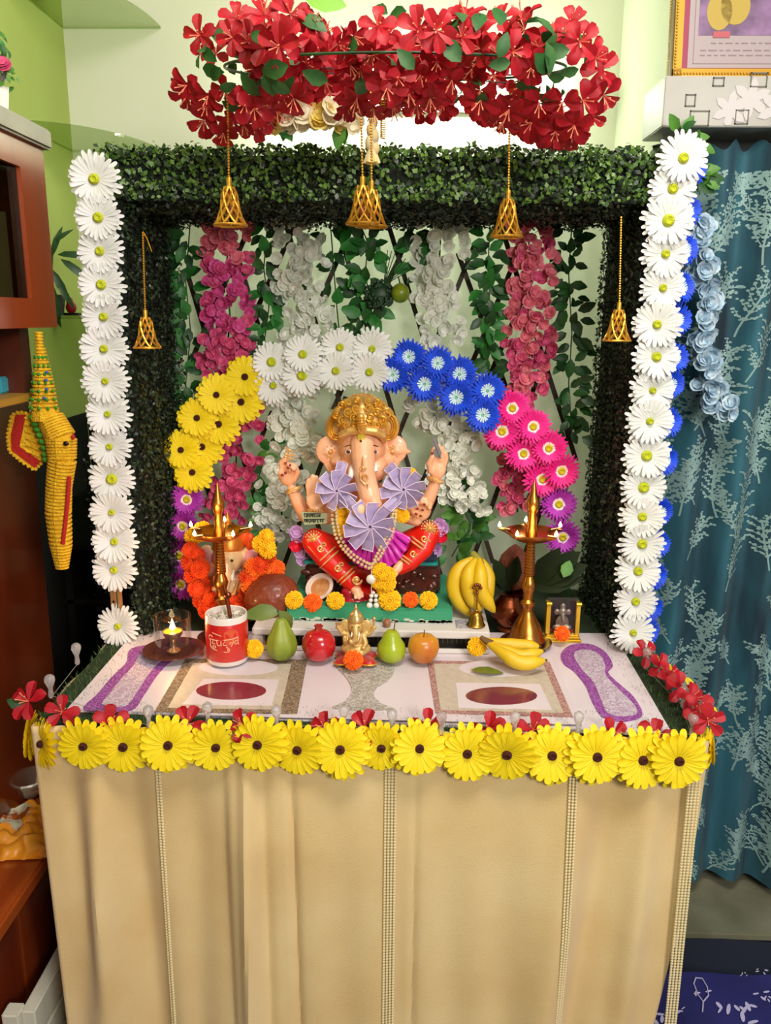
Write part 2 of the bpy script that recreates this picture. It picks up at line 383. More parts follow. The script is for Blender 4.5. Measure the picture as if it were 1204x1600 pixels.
# black rack with leafy mat between cabinet and arch
rack = None
rack = thing('black_rack', 'black metal shelf rack in the dark gap left of the flower arch', 'rack', (-.62, .86, -.02))
for zpx in (848, 932, 1015):
    z = at(120, zpx, Y=.84).z; b = MB(); b.box((-.83, .80, z-.008), (-.40, 1.05, z+.006), .002); obj('shelf', b, black, rack)
for x in (-.82, -.45):
    b = MB(); b.box((x, .80, -.02), (x+.02, .82, 1.10), .002); obj('post', b, black, rack)
bs = MB(); bs.box((-.838, .52, -.02), (-.832, 1.06, 1.12)); obj('side_panel', bs, mat('rack_back', '#100f0c', .7), rack)
bb = MB(); bb.box((-.83, 1.06, -.02), (-.40, 1.08, 1.12)); obj('back_panel', bb, mat('rack_back', '#100f0c', .7), rack)
c = np.stack([rng.uniform(-.76, -.50, 2500), rng.uniform(.83, .85, 2500), rng.uniform(.62, 1.05, 2500)], 1)
nn = rng.normal(size=(2500, 3))*.6+np.array([0, -1, .2])
o = quads_object('leaf_mat', c, nn, .011, [mat('box_leaf_a', '#31452a', .4, transl=.1), mat('box_leaf_b', '#1d2d1a', .4), mat('box_leaf_d', '#101a0f', .5)])
tag(o, 'dark artificial leaf mat hanging in front of the black rack', 'foliage', kind='stuff')

# ------------------------------------------------------------------ right: pelmet, picture, curtain, floor cloth
pel = thing('printed_pelmet', 'white pelmet box printed with grey line squares and pale lilies over the curtain', 'pelmet', (.75, .56, 1.755))
X0 = at(1036, 160, Y=.56).x; ZP0 = 1.752; ZP1 = 1.843
b = MB(); b.box((X0, .56, ZP0), (1.4, .70, ZP1), .002); obj('box', b, mat('pelmet_laminate', '#a6a49c', .5, var='#b6b4ae', vscale=7), pel)
b = MB(); b.mi = 0
def sqr(cx, cz, w, h):
    b = MB(); pts = [(cx-w, cz-h), (cx+w, cz-h), (cx+w, cz+h), (cx-w, cz+h), (cx-w, cz-h)]
    for i in range(4): b.box((min(pts[i][0], pts[i+1][0])-.0012, .5585, min(pts[i][1], pts[i+1][1])-.0012), (max(pts[i][0], pts[i+1][0])+.0012, .5605, max(pts[i][1], pts[i+1][1])+.0012))
    obj('square_outline_print', b, mat('print_grey', '#6a665e', .6), pel)
def P56(x, y): q = at(x, y, Y=.56); return q.x, q.z
sqr(*P56(1078, 157), .009, .010); sqr(*P56(1092, 185), .018, .013); sqr(*P56(1122, 128), .010, .007); sqr(*P56(1158, 183), .012, .012); sqr(*P56(1185, 125), .015, .012)
b = MB()
for (x, y, s) in ((1140, 172, .036), (1172, 155, .040), (1215, 170, .042)):
    cx, cz = P56(x, y)
    for k in range(6):
        a = k*PI/3+.4; L = s; w = s*.26; ca, sa = math.cos(a), math.sin(a)
        pts = [(0, 0), (L*.35, w*.8), (L*.7, w*.8), (L, 0), (L*.7, -w*.8), (L*.35, -w*.8)]
        pp = [(cx+u*ca-v*sa, .5588-k*.00003, min(max(cz+u*sa+v*ca, ZP0+.002), ZP1-.002)) for u, v in pts]
        b.add(pp, [(0, 1, 2, 3, 4, 5)])
obj('lily_print', b, mat('print_lily', '#c8c2c4', .6), pel, False)

pic = thing('framed_picture', 'gold-framed picture with magenta border standing on the pelmet', 'picture', (.75, .58, ZP1))
lean = Vector((0, .03, .25))
def PF(u, z, d=0): return Vector((X0+.012+u, .575+.12*z-d, ZP1+.001+z))
def pbox(u0, u1, z0, z1, d0, d1, bb):
    P = [PF(u0, z0, d0), PF(u1, z0, d0), PF(u1, z0, d1), PF(u0, z0, d1), PF(u0, z1, d0), PF(u1, z1, d0), PF(u1, z1, d1), PF(u0, z1, d1)]
    bb.add(P, [(0, 3, 2, 1), (4, 5, 6, 7), (0, 1, 5, 4), (1, 2, 6, 5), (2, 3, 7, 6), (3, 0, 4, 7)])
b = MB(); pbox(0, .30, 0, .36, -.02, 0, b); obj('backing', b, mat('frame_side', '#6c6233', .5), pic, False)
fgold = mat('frame_gold', '#b88c2c', .45, .5); b = MB()
for u0, u1, z0, z1 in ((.004, .02, 0, .36), (.28, .296, 0, .36), (.004, .296, 0, .014), (.004, .296, .346, .36)): pbox(u0, u1, z0, z1, 0, .008, b)
for k in range(60): b.ell(PF(.007, .006+k*.0058, .009), .0024, 6, 4)
for k in range(48): b.ell(PF(.008+k*.006, .005, .009), .0024, 6, 4)
for k in range(70): b.ell(PF(-.0008, .003+k*.005, -.012), .0018, 5, 4)
obj('frame', b, fgold, pic)
b = MB(); pbox(.02, .28, .014, .346, 0, .002, b); obj('magenta_border', b, mat('mount_magenta', '#962c50', .5), pic, False)
b = MB(); pbox(.032, .268, .0165, .334, .002, .003, b); obj('paper', b, mat('print_paper', '#a5979b', .4), pic, False)
b = MB(); pbox(.05, .25, .075, .30, .003, .0035, b); obj('printed_scene', b, mat('print_purple', '#604668', .5, var='#92709a', vscale=22), pic, False)
b = MB()
for (u, z, ru, rz) in ((.088, .118, .024, .034), (.118, .128, .028, .034)):
    b.add([PF(u, z, .004)]+[PF(u+ru*math.cos(a), z+rz*math.sin(a), .004) for a in [2*PI*i/24 for i in range(24)]], [(0, 1+i, 1+(i+1) % 24) for i in range(24)])
obj('yellow_robe_print', b, mat('print_yellow', '#b0963e', .5), pic, False)
b = MB(); pbox(.078, .11, .071, .082, .0035, .0045, b); obj('red_seat_print', b, mat('print_red', '#b0525c', .5), pic, False)
b = MB()
for row, z in ((0, .060), (1, .047), (2, .038)):
    u = .055+(.02 if row == 0 else 0)
    while u < .24:
        w = random.uniform(.006, .018); pbox(u, u+w, z, z+.0022, .003, .0036, b); u += w+.005
pbox(.042, .258, .0235, .0245, .003, .0036, b); pbox(.042, .0432, .0235, .32, .003, .0036, b)
obj('printed_text_lines', b, mat('print_text', '#8c727c', .6), pic, False)

# curtain rod, ring, curtain
t = thing('curtain_rod', 'grey metal curtain rod under the pelmet', 'rod', at(1110, 250, Y=.64))
r0 = at(1105, 247, Y=.64); b = MB(); b.tube([r0, (1.4, .64, r0.z)], .007, 10); obj('rod', b, mat('rod_grey', '#5b5a58', .35, .6), t)
b = MB(); b.tube([Vector((at(1178, 250, Y=.64).x+.001*math.sin(a), .64+.018*math.cos(a), r0.z+.018*math.sin(a))) if False else Vector((at(1172, 250, Y=.64).x+.018*math.cos(a), .63, r0.z-.003+.021*math.sin(a))) for a in [2*PI*i/20 for i in range(21)]], .0025, 6, False); obj('ring', b, mat('ring_grey', '#6d7468', .35, .6), t)
def cy(x): return .60+.022*math.sin(x*62+.6)+.010*math.sin(x*23)
def cx_left(z): return .575+(.0 if z > .2 else 0)
CZ0, CZ1 = .035, r0.z-.005
def cpt(x, z, off=0): return Vector((x, cy(x+.01*math.sin(z*3))-off, z))
def zbot(x): return .035
cur = thing('teal_curtain', 'dark teal blue eyelet curtain with pale branch pattern at the right', 'curtain', (.9, .6, .035))
b = MB(); b.grid(lambda u, v: cpt(.578+u*.9, CZ0+.012*math.sin(u*9)+v*(CZ1-CZ0)+(.02*math.sin(u*56)**2 if v > .97 else 0)), 220, 40)
teal = mat('curtain_teal', '#0b2636', .75, var='#2a6474', vscale=2.4, stretch=(6, 1, 1), sheen=.05)  # dark and light bands put the contrast of lit folds into the colour
obj('curtain_cloth', b, teal, cur)
b = MB()
def twig(x, z, a, L, depth):
    n = 7; px = x; pz = z; w = .0017 if depth == 0 else .0009
    pts = []
    for i in range(n+1):
        pts.append((px, pz)); a += random.uniform(-.12, .12); px += math.cos(a)*L/n; pz += math.sin(a)*L/n
    for i in range(n):
        (x0, q0), (x1, q1) = pts[i], pts[i+1]; dx, dz = x1-x0, q1-q0; l = math.hypot(dx, dz) or 1; nx, nz = -dz/l*w, dx/l*w
        if q1 < CZ0+.02 or q1 > CZ1-.03 or x1 < .585 or x1 > 1.45: continue
        b.add([cpt(x0-nx, q0-nz, .0012), cpt(x0+nx, q0+nz, .0012), cpt(x1+nx, q1+nz, .0012), cpt(x1-nx, q1-nz, .0012)], [(0, 1, 2, 3)])
        if depth == 0 and i > 0: 
            for sg in (-1, 1): twig(x1, q1, a+sg*random.uniform(.5, .9), L*.26, 1)
        if depth == 1 and i % 2 == 0:
            for sg in (-1, 1):
                cxx, czz = x1+sg*nx*3+random.uniform(-.003, .003), q1+random.uniform(-.002, .004); s = random.uniform(.0016, .0032)
                b.add([cpt(cxx+s*math.cos(k*PI/3)*1.2, czz+s*math.sin(k*PI/3), .0014) for k in range(6)], [(0, 1, 2, 3, 4, 5)])
for k in range(230):
    twig(random.uniform(.585, 1.3), random.uniform(.03, 1.65), PI/2+random.choice((-1, 1))*random.uniform(.1, .7), random.uniform(.07, .13), 0)
obj('branch_print', b, mat('curtain_print', '#8aaaa8', .6), cur, False, kind='stuff')
# near-black strip put in for the shade behind the curtain edge
b = MB(); b.grid(lambda u, v: (.56+u*.05, .665+.01*math.sin(u*20), .0+v*1.74), 12, 2); tag(obj('shade_strip', b, mat('shade_strip', '#0c1210', .8)), 'near-black strip standing for the shade behind the left edge of the teal curtain', 'drape')

# floor cloths
def sheetf(u, v): return (.30+u*1.2, -.6+v*.91, .004+.012*math.sin(u*9+v*4)*math.sin(v*7)+.012+.004*math.sin(u*31+v*17))
t = thing('blue_bedsheet', 'royal blue printed cloth spread on the floor at the lower right', 'cloth', (.8, 0, 0))
b = MB(); b.grid(sheetf, 60, 50); obj('cloth', b, mat('blue_cloth', '#161452', .7, var='#1f1f68', vscale=8), t)
b = MB()
def onsheet(x, y): 
    q = at(x, y, Z=.02); u, v = (q.x-.30)/1.2, (q.y+.6)/.91; p = sheetf(u, v); return Vector((q.x, q.y, p[2]+.0025))
for (x, y, s, n) in ((1012, 1590, 15, 9), (1150, 1585, 17, 10), (1190, 1555, 10, 6), (1165, 1522, 5, 4), (1190, 1520, 5, 4), (1060, 1575, 8, 4), (1095, 1548, 8, 3)):
    for k in range(n):
        cx, cyy = x+random.uniform(-s, s)*1.6, y+random.uniform(-s, s)*.8; r = random.uniform(.2, .42)*s; a = random.uniform(0, PI)
        b.add([onsheet(cx+r*1.7*math.cos(w)*math.cos(a)-r*.5*math.sin(w)*math.sin(a), cyy+r*1.2*math.cos(w)*math.sin(a)+r*.5*math.sin(w)*math.cos(a)) for w in [2*PI*i/9 for i in range(9)]], [tuple(range(9))])
pts = [onsheet(x, y) for x, y in ((1097, 1580), (1098, 1566), (1090, 1556), (1083, 1540), (1086, 1532), (1096, 1533), (1104, 1546), (1106, 1558), (1098, 1566))]
b.tube([p+Vector((0, 0, .001)) for p in pts], .0014, 5)
obj('leaf_print', b, mat('sheet_print', '#b9b4dc', .7), t, False, kind='stuff')
b = MB(); b.grid(lambda u, v: (.35+u*1.15, .22+v*.23, -.015+.004*math.sin(u*20)), 20, 3); tag(obj('dark_mat', b, mat('navy_mat', '#141c30', .8)), 'dark navy mat between the marble step and the blue cloth', 'mat')

# ------------------------------------------------------------------ the table
W2 = .53
tab = thing('altar_table', 'wooden altar table hidden under cloth and artificial grass', 'table', (0, .36, -.02))
b = MB(); b.box((-W2+.01, .005, .72), (W2-.01, .74, .745), .004); obj('table_top', b, wood2, tab)
for x in (-W2+.03, W2-.07):
    for y in (.03, .68):
        b = MB(); b.box((x, y, -.02), (x+.04, y+.04, .72), .003); obj('leg', b, wood2, tab)
grs = thing('artificial_grass', 'green artificial grass mat covering the table top', 'grass mat', (0, .36, .745))
b = MB(); b.box((-W2, -.002, .7455), (W2, .75, .750)); obj('backing', b, mat('grass_base', '#1f3018', .9), grs, False)
N = 26000; gx = rng.uniform(-W2-.004, W2+.004, N); gy = rng.uniform(-.01, .74, N)
keep = (np.abs(gx) > .455) | (gy < .06); gx = gx[keep]; gy = gy[keep]; N = len(gx)
P = np.stack([gx, gy, np.full(N, .750)], 1); tip = P+np.stack([rng.normal(0, .004, N), rng.normal(0, .004, N), rng.uniform(.005, .012, N)], 1)
sd = rng.normal(size=(N, 3)); sd[:, 2] = 0; sd = sd/np.linalg.norm(sd, axis=1)[:, None]*.0008
V = np.stack([P-sd, P+sd, tip], 1).reshape(-1, 3)
me = bpy.data.meshes.new('grass_blades'); me.from_pydata(V-np.array([0, .36, .745]), [], np.arange(3*N).reshape(-1, 3).tolist()); me.materials.append(mat('grass_blade', '#4a6b30', .7, var='#36562a', vscale=14))
o = inst('grass_blades', me, grs, (0, .36, .745)); o['kind'] = 'stuff'

# printed white board
bd = thing('rangoli_board', 'white board with glitter designs lying on the grass mat', 'board', (0, .2, .7505))
cor = [at(*p, Z=.755) for p in ((105, 1108), (1050, 1147), (958, 990), (212, 986))]
b = MB(); b.prism([(p.x, p.y) for p in cor], .7505, .7560); obj('sheet', b, mat('board_white', '#d9cdd6', .35, var='#e0d6dd', vscale=5), bd, False)
ZB = .7562
def patch(name, poly, m, h=.0010, z=ZB, kind=None):
    b = MB(); b.prism([(q.x, q.y) for q in [at(x, y, Z=z) for x, y in poly]][::-1], z, z+h)
    return obj(name, b, m, bd, False)
def smoothp(poly, n=5):
    out = []; k = len(poly)
    for i in range(k):
        p0, p1, p2, p3 = [np.array(poly[(i+j-1) % k], float) for j in range(4)]
        for t in np.arange(n)/n:
            out.append(tuple(.5*((2*p1)+(-p0+p2)*t+(2*p0-5*p1+4*p2-p3)*t*t+(-p0+3*p1-3*p2+p3)*t**3)))
    return out
def ellp(cx, cyy, rx, ry, n=24): return [(cx+rx*math.cos(2*PI*i/n), cyy+ry*math.sin(2*PI*i/n)) for i in range(n)]
glp = mat('glitter_lilac', '#c9aecb', .65, 0, var='#e9dcea', vscale=260, bump=.8, bscale=400, vpos=(.45, .55))
gpu = mat('glitter_purple', '#9a3fa6', .65, 0, var='#c07ac8', vscale=260, bump=.8, bscale=400, vpos=(.45, .6))
gsi = mat('glitter_silver', '#b3aca4', .65, 0, var='#e6e0d8', vscale=280, bump=.8, bscale=420, vpos=(.42, .58))
gbr = mat('glitter_brown', '#7a6450', .65, 0, var='#b59c7e', vscale=260, bump=.8, bscale=400, vpos=(.42, .58))
gpk = mat('glitter_pink', '#b77a78', .65, 0, var='#d8b0a4', vscale=260, bump=.8, bscale=400, vpos=(.42, .58))
beige = mat('board_beige', '#bfb2a2', .5, var='#cabfb0', vscale=90)
mrn = mat('board_maroon', '#6e1e38', .18, var='#7c2c40', vscale=14, coat=.6)
Lf = smoothp([(205, 1014), (197, 1036), (174, 1059), (152, 1085), (130, 1108), (165, 1112), (206, 1110), (226, 1085), (244, 1058), (262, 1038), (288, 1020), (250, 1008)])
patch('purple_border', Lf, gpu)
patch('lilac_fill', smoothp([(222, 1022), (208, 1042), (187, 1064), (172, 1084), (160, 1102), (196, 1104), (214, 1082), (230, 1058), (246, 1038), (262, 1024)]), glp, .0016)
Rf = smoothp([(876, 1022), (892, 1008), (922, 1007), (946, 1020), (957, 1040), (950, 1052), (968, 1070), (990, 1090), (1003, 1118), (975, 1128), (942, 1122), (925, 1098), (914, 1072), (896, 1050), (880, 1038)])
patch('purple_border', Rf, gpu)
patch('lilac_fill', smoothp([(896, 1022), (918, 1016), (938, 1026), (945, 1042), (946, 1056), (968, 1080), (990, 1102), (994, 1116), (970, 1120), (948, 1114), (938, 1092), (926, 1066), (908, 1046)]), glp, .0016)
patch('brown_frame', [(290, 1030), (480, 1031), (464, 1116), (241, 1113)], gbr)
patch('grey_field', [(302, 1037), (455, 1038), (438, 1110), (262, 1107)], beige, .0014)
patch('white_field', [(318, 1062), (436, 1063), (424, 1104), (285, 1102)], MATS['board_white'], .0018)
patch('maroon_oval', ellp(361, 1081, 55, 14), mrn, .0024)
patch('white_oval', ellp(372, 1044, 62, 12), MATS['board_white'], .0018)
patch('pink_frame', [(667, 1033), (858, 1035), (895, 1121), (680, 1115)], gpk)
patch('grey_field', [(677, 1038), (849, 1040), (880, 1115), (688, 1110)], beige, .0014)
patch('white_field', [(712, 1068), (843, 1070), (862, 1110), (716, 1107)], MATS['board_white'], .0018)
patch('maroon_oval', ellp(783, 1089, 56, 14), mrn, .0024)
patch('white_oval', ellp(779, 1045, 62, 13), MATS['board_white'], .0018)
patch('silver_vase', smoothp([(523, 1040), (532, 1028), (570, 1024), (606, 1028), (616, 1044), (608, 1062), (588, 1076), (584, 1088), (596, 1100), (612, 1110), (522, 1108), (540, 1096), (549, 1080), (542, 1062)]), gsi, .0014)
b = MB(); g0, g1, g2, g3 = [at(*p, Z=.7600) for p in ((236, 1115), (908, 1131), (866, 1027), (286, 1021))]
b.prism([(p.x, p.y) for p in (g0, g1, g2, g3)], .7592, .7610); o = obj('acrylic_sheet', b, thin_glass('acrylic', '#ffffff', .01, .5, .02), None, False)
tag(o, 'clear acrylic sheet laid over the middle of the white board', 'glass sheet')
b = MB(); b.tube([g0+Vector((0, -.001, -.002)), g1+Vector((0, -.001, -.002))], .0011, 6); obj('front_edge_shadow', b, mat('edge_shadow', '#5a5560', .4), o)  # dark tube painted as the shadow line along the sheet's front

# stray leaf
lf = leaf_mesh('green_leaf', .06, .032, mat('olive_leaf', '#5c6b22', .45, var='#7a8430', vscale=30), .15, .05)
o = inst('fallen_leaf', lf, None, at(735, 1047, Z=.7635), Quaternion((0, 0, 1), -.06)); tag(o, 'olive green leaf lying on the white oval below the small banana bunch', 'leaf')

# front cloth
def fold(x, z):
    h = (.75-z); f = 0
    for c, w, a, s in ((-.385, .03, -.026, .05), (-.43, .022, .024, -.03), (-.19, .010, .016, .0), (-.165, .012, -.010, .01), (.08, .006, -.004, 0), (.30, .05, .010, .0), (.40, .03, -.018, -.10), (.34, .03, .014, -.06), (.46, .02, .012, -.06), (-.48, .02, -.012, .06)):
        f += 1.4*a*math.exp(-((x-c-s*h)/w)**2)*min(1, .25+h*2.2)
    f += .003*math.sin(x*70+z*3)*min(1, h*2)
    m = min(1, h*5); f += m*.022/(1+math.exp(-(x+.222-.012*h)/.0025))*math.exp(-max(0, x+.222)/.22)
    f -= m*.014*math.exp(-((x+.275)/.03)**2)+m*.012*math.exp(-((x+.12-.02*h)/.007)**2)
    return -.012-f-.03*h
def clothpt(u, v):
    z = .748-v*.775; h = .748-z
    xl = -.533+.035*h; xr = .535-.02*h-.13*h*h
    x = xl+(xr-xl)*u; return (x, fold(x, z), z)
cloth = thing('front_cloth', 'golden beige cloth hanging down the front of the altar table', 'tablecloth', (0, -.02, 0))
b = MB(); b.grid(clothpt, 220, 60)
o = obj('drape', b, mat('beige_cloth', '#d4b47c', .8, var='#dfc592', vscale=5, bump=.2, bscale=700, sheen=.3), cloth)
so = o.modifiers.new('t', 'SOLIDIFY'); so.thickness = .002
b = MB(); b.grid(lambda u, v: (-.533+.035*v*.775+.004*math.sin(u*18), -.012+u*.55, .748-v*.775), 40, 8); obj('side_drape', b, MATS['beige_cloth'], cloth)

# pearl strings on the cloth
def beads(b, p0, p1, r, n=None, sag=None):
    p0, p1 = Vector(p0), Vector(p1); L = (p1-p0).length; n = n or int(L/(2.02*r))
    for i in range(n):
        p = p0.lerp(p1, (i+.5)/n); b.ell(p, r, 6, 4)
for px, nst, lab in ((247, 2, 'pearl string pair hanging at the left of the beige cloth'), (610, 4, 'wide triple pearl string hanging down the middle of the cloth'), (893, 3, 'pearl string hanging right of the middle string'), (1080, 4, 'thick pearl string hanging at the right table corner')):
    x0 = at(px, 1222, Y=-.02).x; cxx = x0
    t = thing('pearl_string', lab, 'bead string', (x0, -.03, -.02), 'pearl strings on the front cloth')
    b = MB()
    for k in range(nst):
        xx = x0+(k-(nst-1)/2)*.0052
        z = .735
        pv = None
        while z > .02:
            hh = .748-z; yf = (fold(xx, z)-.004) if px < 1000 else -.03-.02*hh
            b.ell((xx, yf-.001, z), .0026, 6, 4); z -= .0053
    obj('beads', b, pearl, t, kind='stuff')
t = thing('short_pearl_string', 'shorter pearl string dangling behind the thick one at the right', 'bead string', at(1055, 1400, Y=.05))
b = MB()
for k in range(3):
    p0 = at(1073-k*3, 1235, Y=.04); p1 = at(1058-k*4, 1480-30*(k == 0), Y=.04); beads(b, p0, p1, .0026)
obj('beads', b, pearl, t, kind='stuff')

# ------------------------------------------------------------------ boxwood arch
AX0, AX1, AY0, AY1, AZ1 = -.492, .512, .345, .66, 1.672
arch = thing('boxwood_arch', 'box-shaped backdrop frame covered in dark green artificial boxwood', 'flower arch', (.01, .5, .7505))
fr = mat('arch_core', '#0b120a', .9); b = MB(); TH = .032
b.box((AX0+.012, AY0+.012, .751), (AX0+TH, AY1, AZ1-.012)); obj('side_panel', b, fr, arch, False)
b = MB(); b.box((AX1-TH, AY0+.012, .751), (AX1-.012, AY1, AZ1-.012)); obj('side_panel', b, fr, arch, False)
b = MB(); b.box((AX0+TH, AY0+.012, AZ1-.088), (AX1-TH, AY1, AZ1-.012)); obj('top_panel', b, fr, arch, False)
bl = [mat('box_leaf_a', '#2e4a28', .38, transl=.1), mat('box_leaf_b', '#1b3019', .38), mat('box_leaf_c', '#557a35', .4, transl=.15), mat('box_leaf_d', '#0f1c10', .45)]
shaded_leaves = [bl[1], bl[3], bl[3], mat('box_leaf_e', '#3b4936', .35), bl[0]]  # darker mix puts the shade of underside and sides into the leaf colour
lit_leaves = [bl[0], bl[2], bl[1], mat('box_leaf_lit', '#6a8c3c', .4, transl=.15)]  # lighter mix paints the glow on the front and top of the valance
def scatter(lo, hi, ax, nsign, dens, puff):
    lo = np.array(lo, float); hi = np.array(hi, float); d = hi-lo; o = [i for i in range(3) if i != ax]
    N = int(dens*d[o[0]]*d[o[1]]); P = lo+rng.random((N, 3))*d; P[:, ax] = lo[ax]+nsign*rng.uniform(-.004, puff, N)
    P += (np.sin(P[:, [1, 2, 0]]*90)*.004)
    n = rng.normal(size=(N, 3))*.55; n[:, ax] += nsign
    return P, n
def leaves(name, specs, m, size, group=None):
    Ps, Ns = zip(*[scatter(*q) for q in specs]); return quads_object(name, np.concatenate(Ps), np.concatenate(Ns), size, m, arch)
D = 42000
leaves('boxwood_leaves', [((AX0, AY0+.012, AZ1-.088), (AX1, AY0+.012, AZ1), 1, -1, D*1.2, .022), ((AX0, AY0, AZ1-.012), (AX1, AY1, AZ1-.012), 2, 1, D*.7, .018)], lit_leaves, .0105)
leaves('boxwood_leaves', [((AX0+TH, AY0, AZ1-.088), (AX1-TH, AY1, AZ1-.088), 2, -1, D, .018)], shaded_leaves, .009)
leaves('boxwood_leaves', [((AX0+TH, AY0, .752), (AX0+TH, AY1, AZ1-.088), 0, 1, D, .018), ((AX0, AY0+.012, .752), (AX0+TH, AY0+.012, AZ1-.05), 1, -1, D, .012), ((AX0+.012, AY0, .752), (AX0+.012, AY1, AZ1), 0, -1, D*.6, .012)], shaded_leaves, .009)
leaves('boxwood_leaves', [((AX1-TH, AY0, .752), (AX1-TH, AY1, AZ1-.088), 0, -1, D, .018), ((AX1-TH, AY0+.012, .752), (AX1, AY0+.012, AZ1-.05), 1, -1, D, .012), ((AX1-.012, AY0, .752), (AX1-.012, AY1, AZ1), 0, 1, D*.6, .012)], shaded_leaves, .009)
# white cloth behind the trellis
t = thing('backdrop_cloth', 'sheer white cloth hanging behind the wooden trellis', 'cloth', (0, .70, .76))
b = MB(); b.grid(lambda u, v: (-.50+u*1.02, .700+.006*math.sin(u*70)+.004*math.sin(u*31+v*4), .752+v*.85), 160, 10)
bc = mat('sheer_cloth', '#dfe4d2', .8, transl=.5, alpha=.93); obj('sheer', b, bc, t)
# expanding trellis, one mesh per slat
tr = thing('wooden_trellis', 'dark brown expanding wooden trellis standing at the back of the arch', 'trellis', (0, .68, .76))
slm = mat('slat_brown', '#2f2118', .6, var='#3d2c1e', vscale=30)
def slat(p, q, Y):
    a, c = at(*p, Y=Y), at(*q, Y=Y); d = (c-a).normalized(); n = Vector((-d.z, 0, d.x))*.0052
    b = MB(); b.slab([a-n, a+n, c+n, c-n], (0, .004, 0)); obj('slat', b, slm, tr, False)
up = [((520, 330), (690, 905)), ((628, 905), (815, 470)), ((600, 330), (770, 880)), ((715, 395), (860, 800)), ((440, 330), (600, 860)), ((350, 330), (520, 900)), ((780, 345), (900, 720)), ((290, 420), (450, 950)), ((285, 640), (360, 880))]
dn = [((655, 330), (520, 640)), ((742, 380), (590, 760)), ((560, 330), (405, 690)), ((830, 345), (640, 800)), ((470, 330), (330, 640)), ((890, 450), (740, 870)), ((895, 660), (800, 920)), ((540, 620), (430, 920)), ((400, 330), (300, 560))]
for p, q in up: slat(p, q, .675)
for p, q in dn: slat(p, q, .682)

# ------------------------------------------------------------------ flowers: prototypes
def daisy_mesh(name, m, n, w, lift, droop, rows=2, r=.041, seed=1, r0=.004, rnd=.12):
    random.seed(seed); b = MB()
    for k in range(rows): petals(b, n, r0, r*1.0*(1-.13*k), w, lift+.22*k, droop, phase=k*PI/n, z0=.001*k, jit=.05, pts=rnd)
    return b.mesh(name, m)
def dome(name, m, r, h, n=12):
    b = MB(); b.lathe([(r, 0), (r*.95, h*.5), (r*.6, h), (r*.25, h*.75), (.0001, h*.6)], (0, 0, 0), n); return b.mesh(name, m)
DW = [daisy_mesh('white_daisy', wwhite, 23, .0068, .10, .12, 2, .041, s, rnd=.5) for s in (1, 2)]
DWC = dome('daisy_core', ygreen, .0075, .006)
DY = [daisy_mesh('yellow_daisy', yel, 19, .0108, .05, .18, 2, .043, s, rnd=.5) for s in (3, 4)]
DYC = dome('daisy_core', maroon, .0065, .006)
DB = [daisy_mesh('blue_daisy', blue, 24, .0062, .16, .1, 3, .040, 5)]
DBC = daisy_mesh('inner_ring', lblue, 16, .0034, .5, .2, 1, .017, 6, .002)
DM = [daisy_mesh('magenta_daisy', mag, 24, .0065, .14, .1, 3, .041, 7)]; DP = [daisy_mesh('purple_daisy', purp, 24, .0065, .14, .1, 3, .040, 8)]
DMR = daisy_mesh('inner_ring', pinkw, 18, .0042, .4, .2, 1, .021, 9, .002); DMC = dome('daisy_core', yellow_core, .0088, .008)
DBR = dome('daisy_core', mat('blue_core', '#8ec8a8', .6), .004, .008)
def place_daisy(t, kind, p, n, s=1.0):
    p = Vector(p); q = face(n)
    if kind == 'w': o = inst('white_daisy', random.choice(DW), t, p, q, s); c = subpart('daisy_core', DWC, o); c.location = (0, 0, .003); c.scale = (random.uniform(.75, 1.25),)*2+(1,)
    if kind == 'y': o = inst('yellow_daisy', random.choice(DY), t, p, q, s); c = subpart('daisy_core', DYC, o); c.location = (0, 0, .002)
    if kind == 'b': o = inst('blue_daisy', DB[0], t, p, q, s); c = subpart('inner_ring', DBC, o); c.location = (0, 0, .004); c = subpart('daisy_core', DBR, o)
    if kind in 'mp':
        o = inst('magenta_daisy' if kind == 'm' else 'purple_daisy', DM[0] if kind == 'm' else DP[0], t, p, q, s)
        c = subpart('inner_ring', DMR, o); c.location = (0, 0, .004); c = subpart('daisy_core', DMC, o); c.location = (0, 0, .002)
    return o
random.seed(11)
def daisy_string(name, label, kind, pts, Y, s=1.12, jn=.15, post=None, dn=(0, 0, 0)):
    P = [at(x, y, Y=Y+random.uniform(-.004, .004)) for x, y in pts]
    t = thing(name, label, 'garland', P[-1])
    for i, p in enumerate(P): place_daisy(t, kind, p, Vector((random.uniform(-jn, jn), -1, random.uniform(-jn, jn)*.7+.05))+Vector(dn), s*random.uniform(.95, 1.05))
    b = MB(); b.tube([p+Vector((0, .004, 0)) for p in P], .0012, 5); obj('string', b, dgreen, t)
    return t
daisy_string('white_daisy_garland', 'vertical string of white daisies down the left edge of the boxwood arch', 'w',
    [(148, 280), (154, 340), (157, 393), (159, 445), (163, 495), (163, 545), (165, 595), (169, 647), (172, 698), (175, 748), (175, 800), (179, 846), (179, 890), (185, 978)], .318)
daisy_string('white_daisy_garland', 'vertical string of white daisies down the right edge of the boxwood arch', 'w',
    [(1066, 248), (1050, 295), (1043, 345), (1038, 397), (1034, 450), (1026, 507), (1024, 558), (1018, 610), (1014, 658), (1009, 712), (1004, 761), (1003, 807), (1002, 849), (996, 892), (992, 939), (988, 988)], .318)
daisy_string('blue_daisy_garland', 'string of blue daisies peeking out behind the right white daisy string', 'b',
    [(1078, 265), (1072, 330), (1068, 390), (1062, 450), (1056, 500), (1052, 560), (1046, 600), (1042, 660), (1036, 720), (1030, 800), (1026, 850), (1020, 900), (1014, 950), (1008, 985)], .365, .8, .2, dn=(.3, 0, 0))
t = thing('wooden_post', 'bare light brown wooden post at the foot of the left daisy string', 'post', at(188, 965, Y=.36))
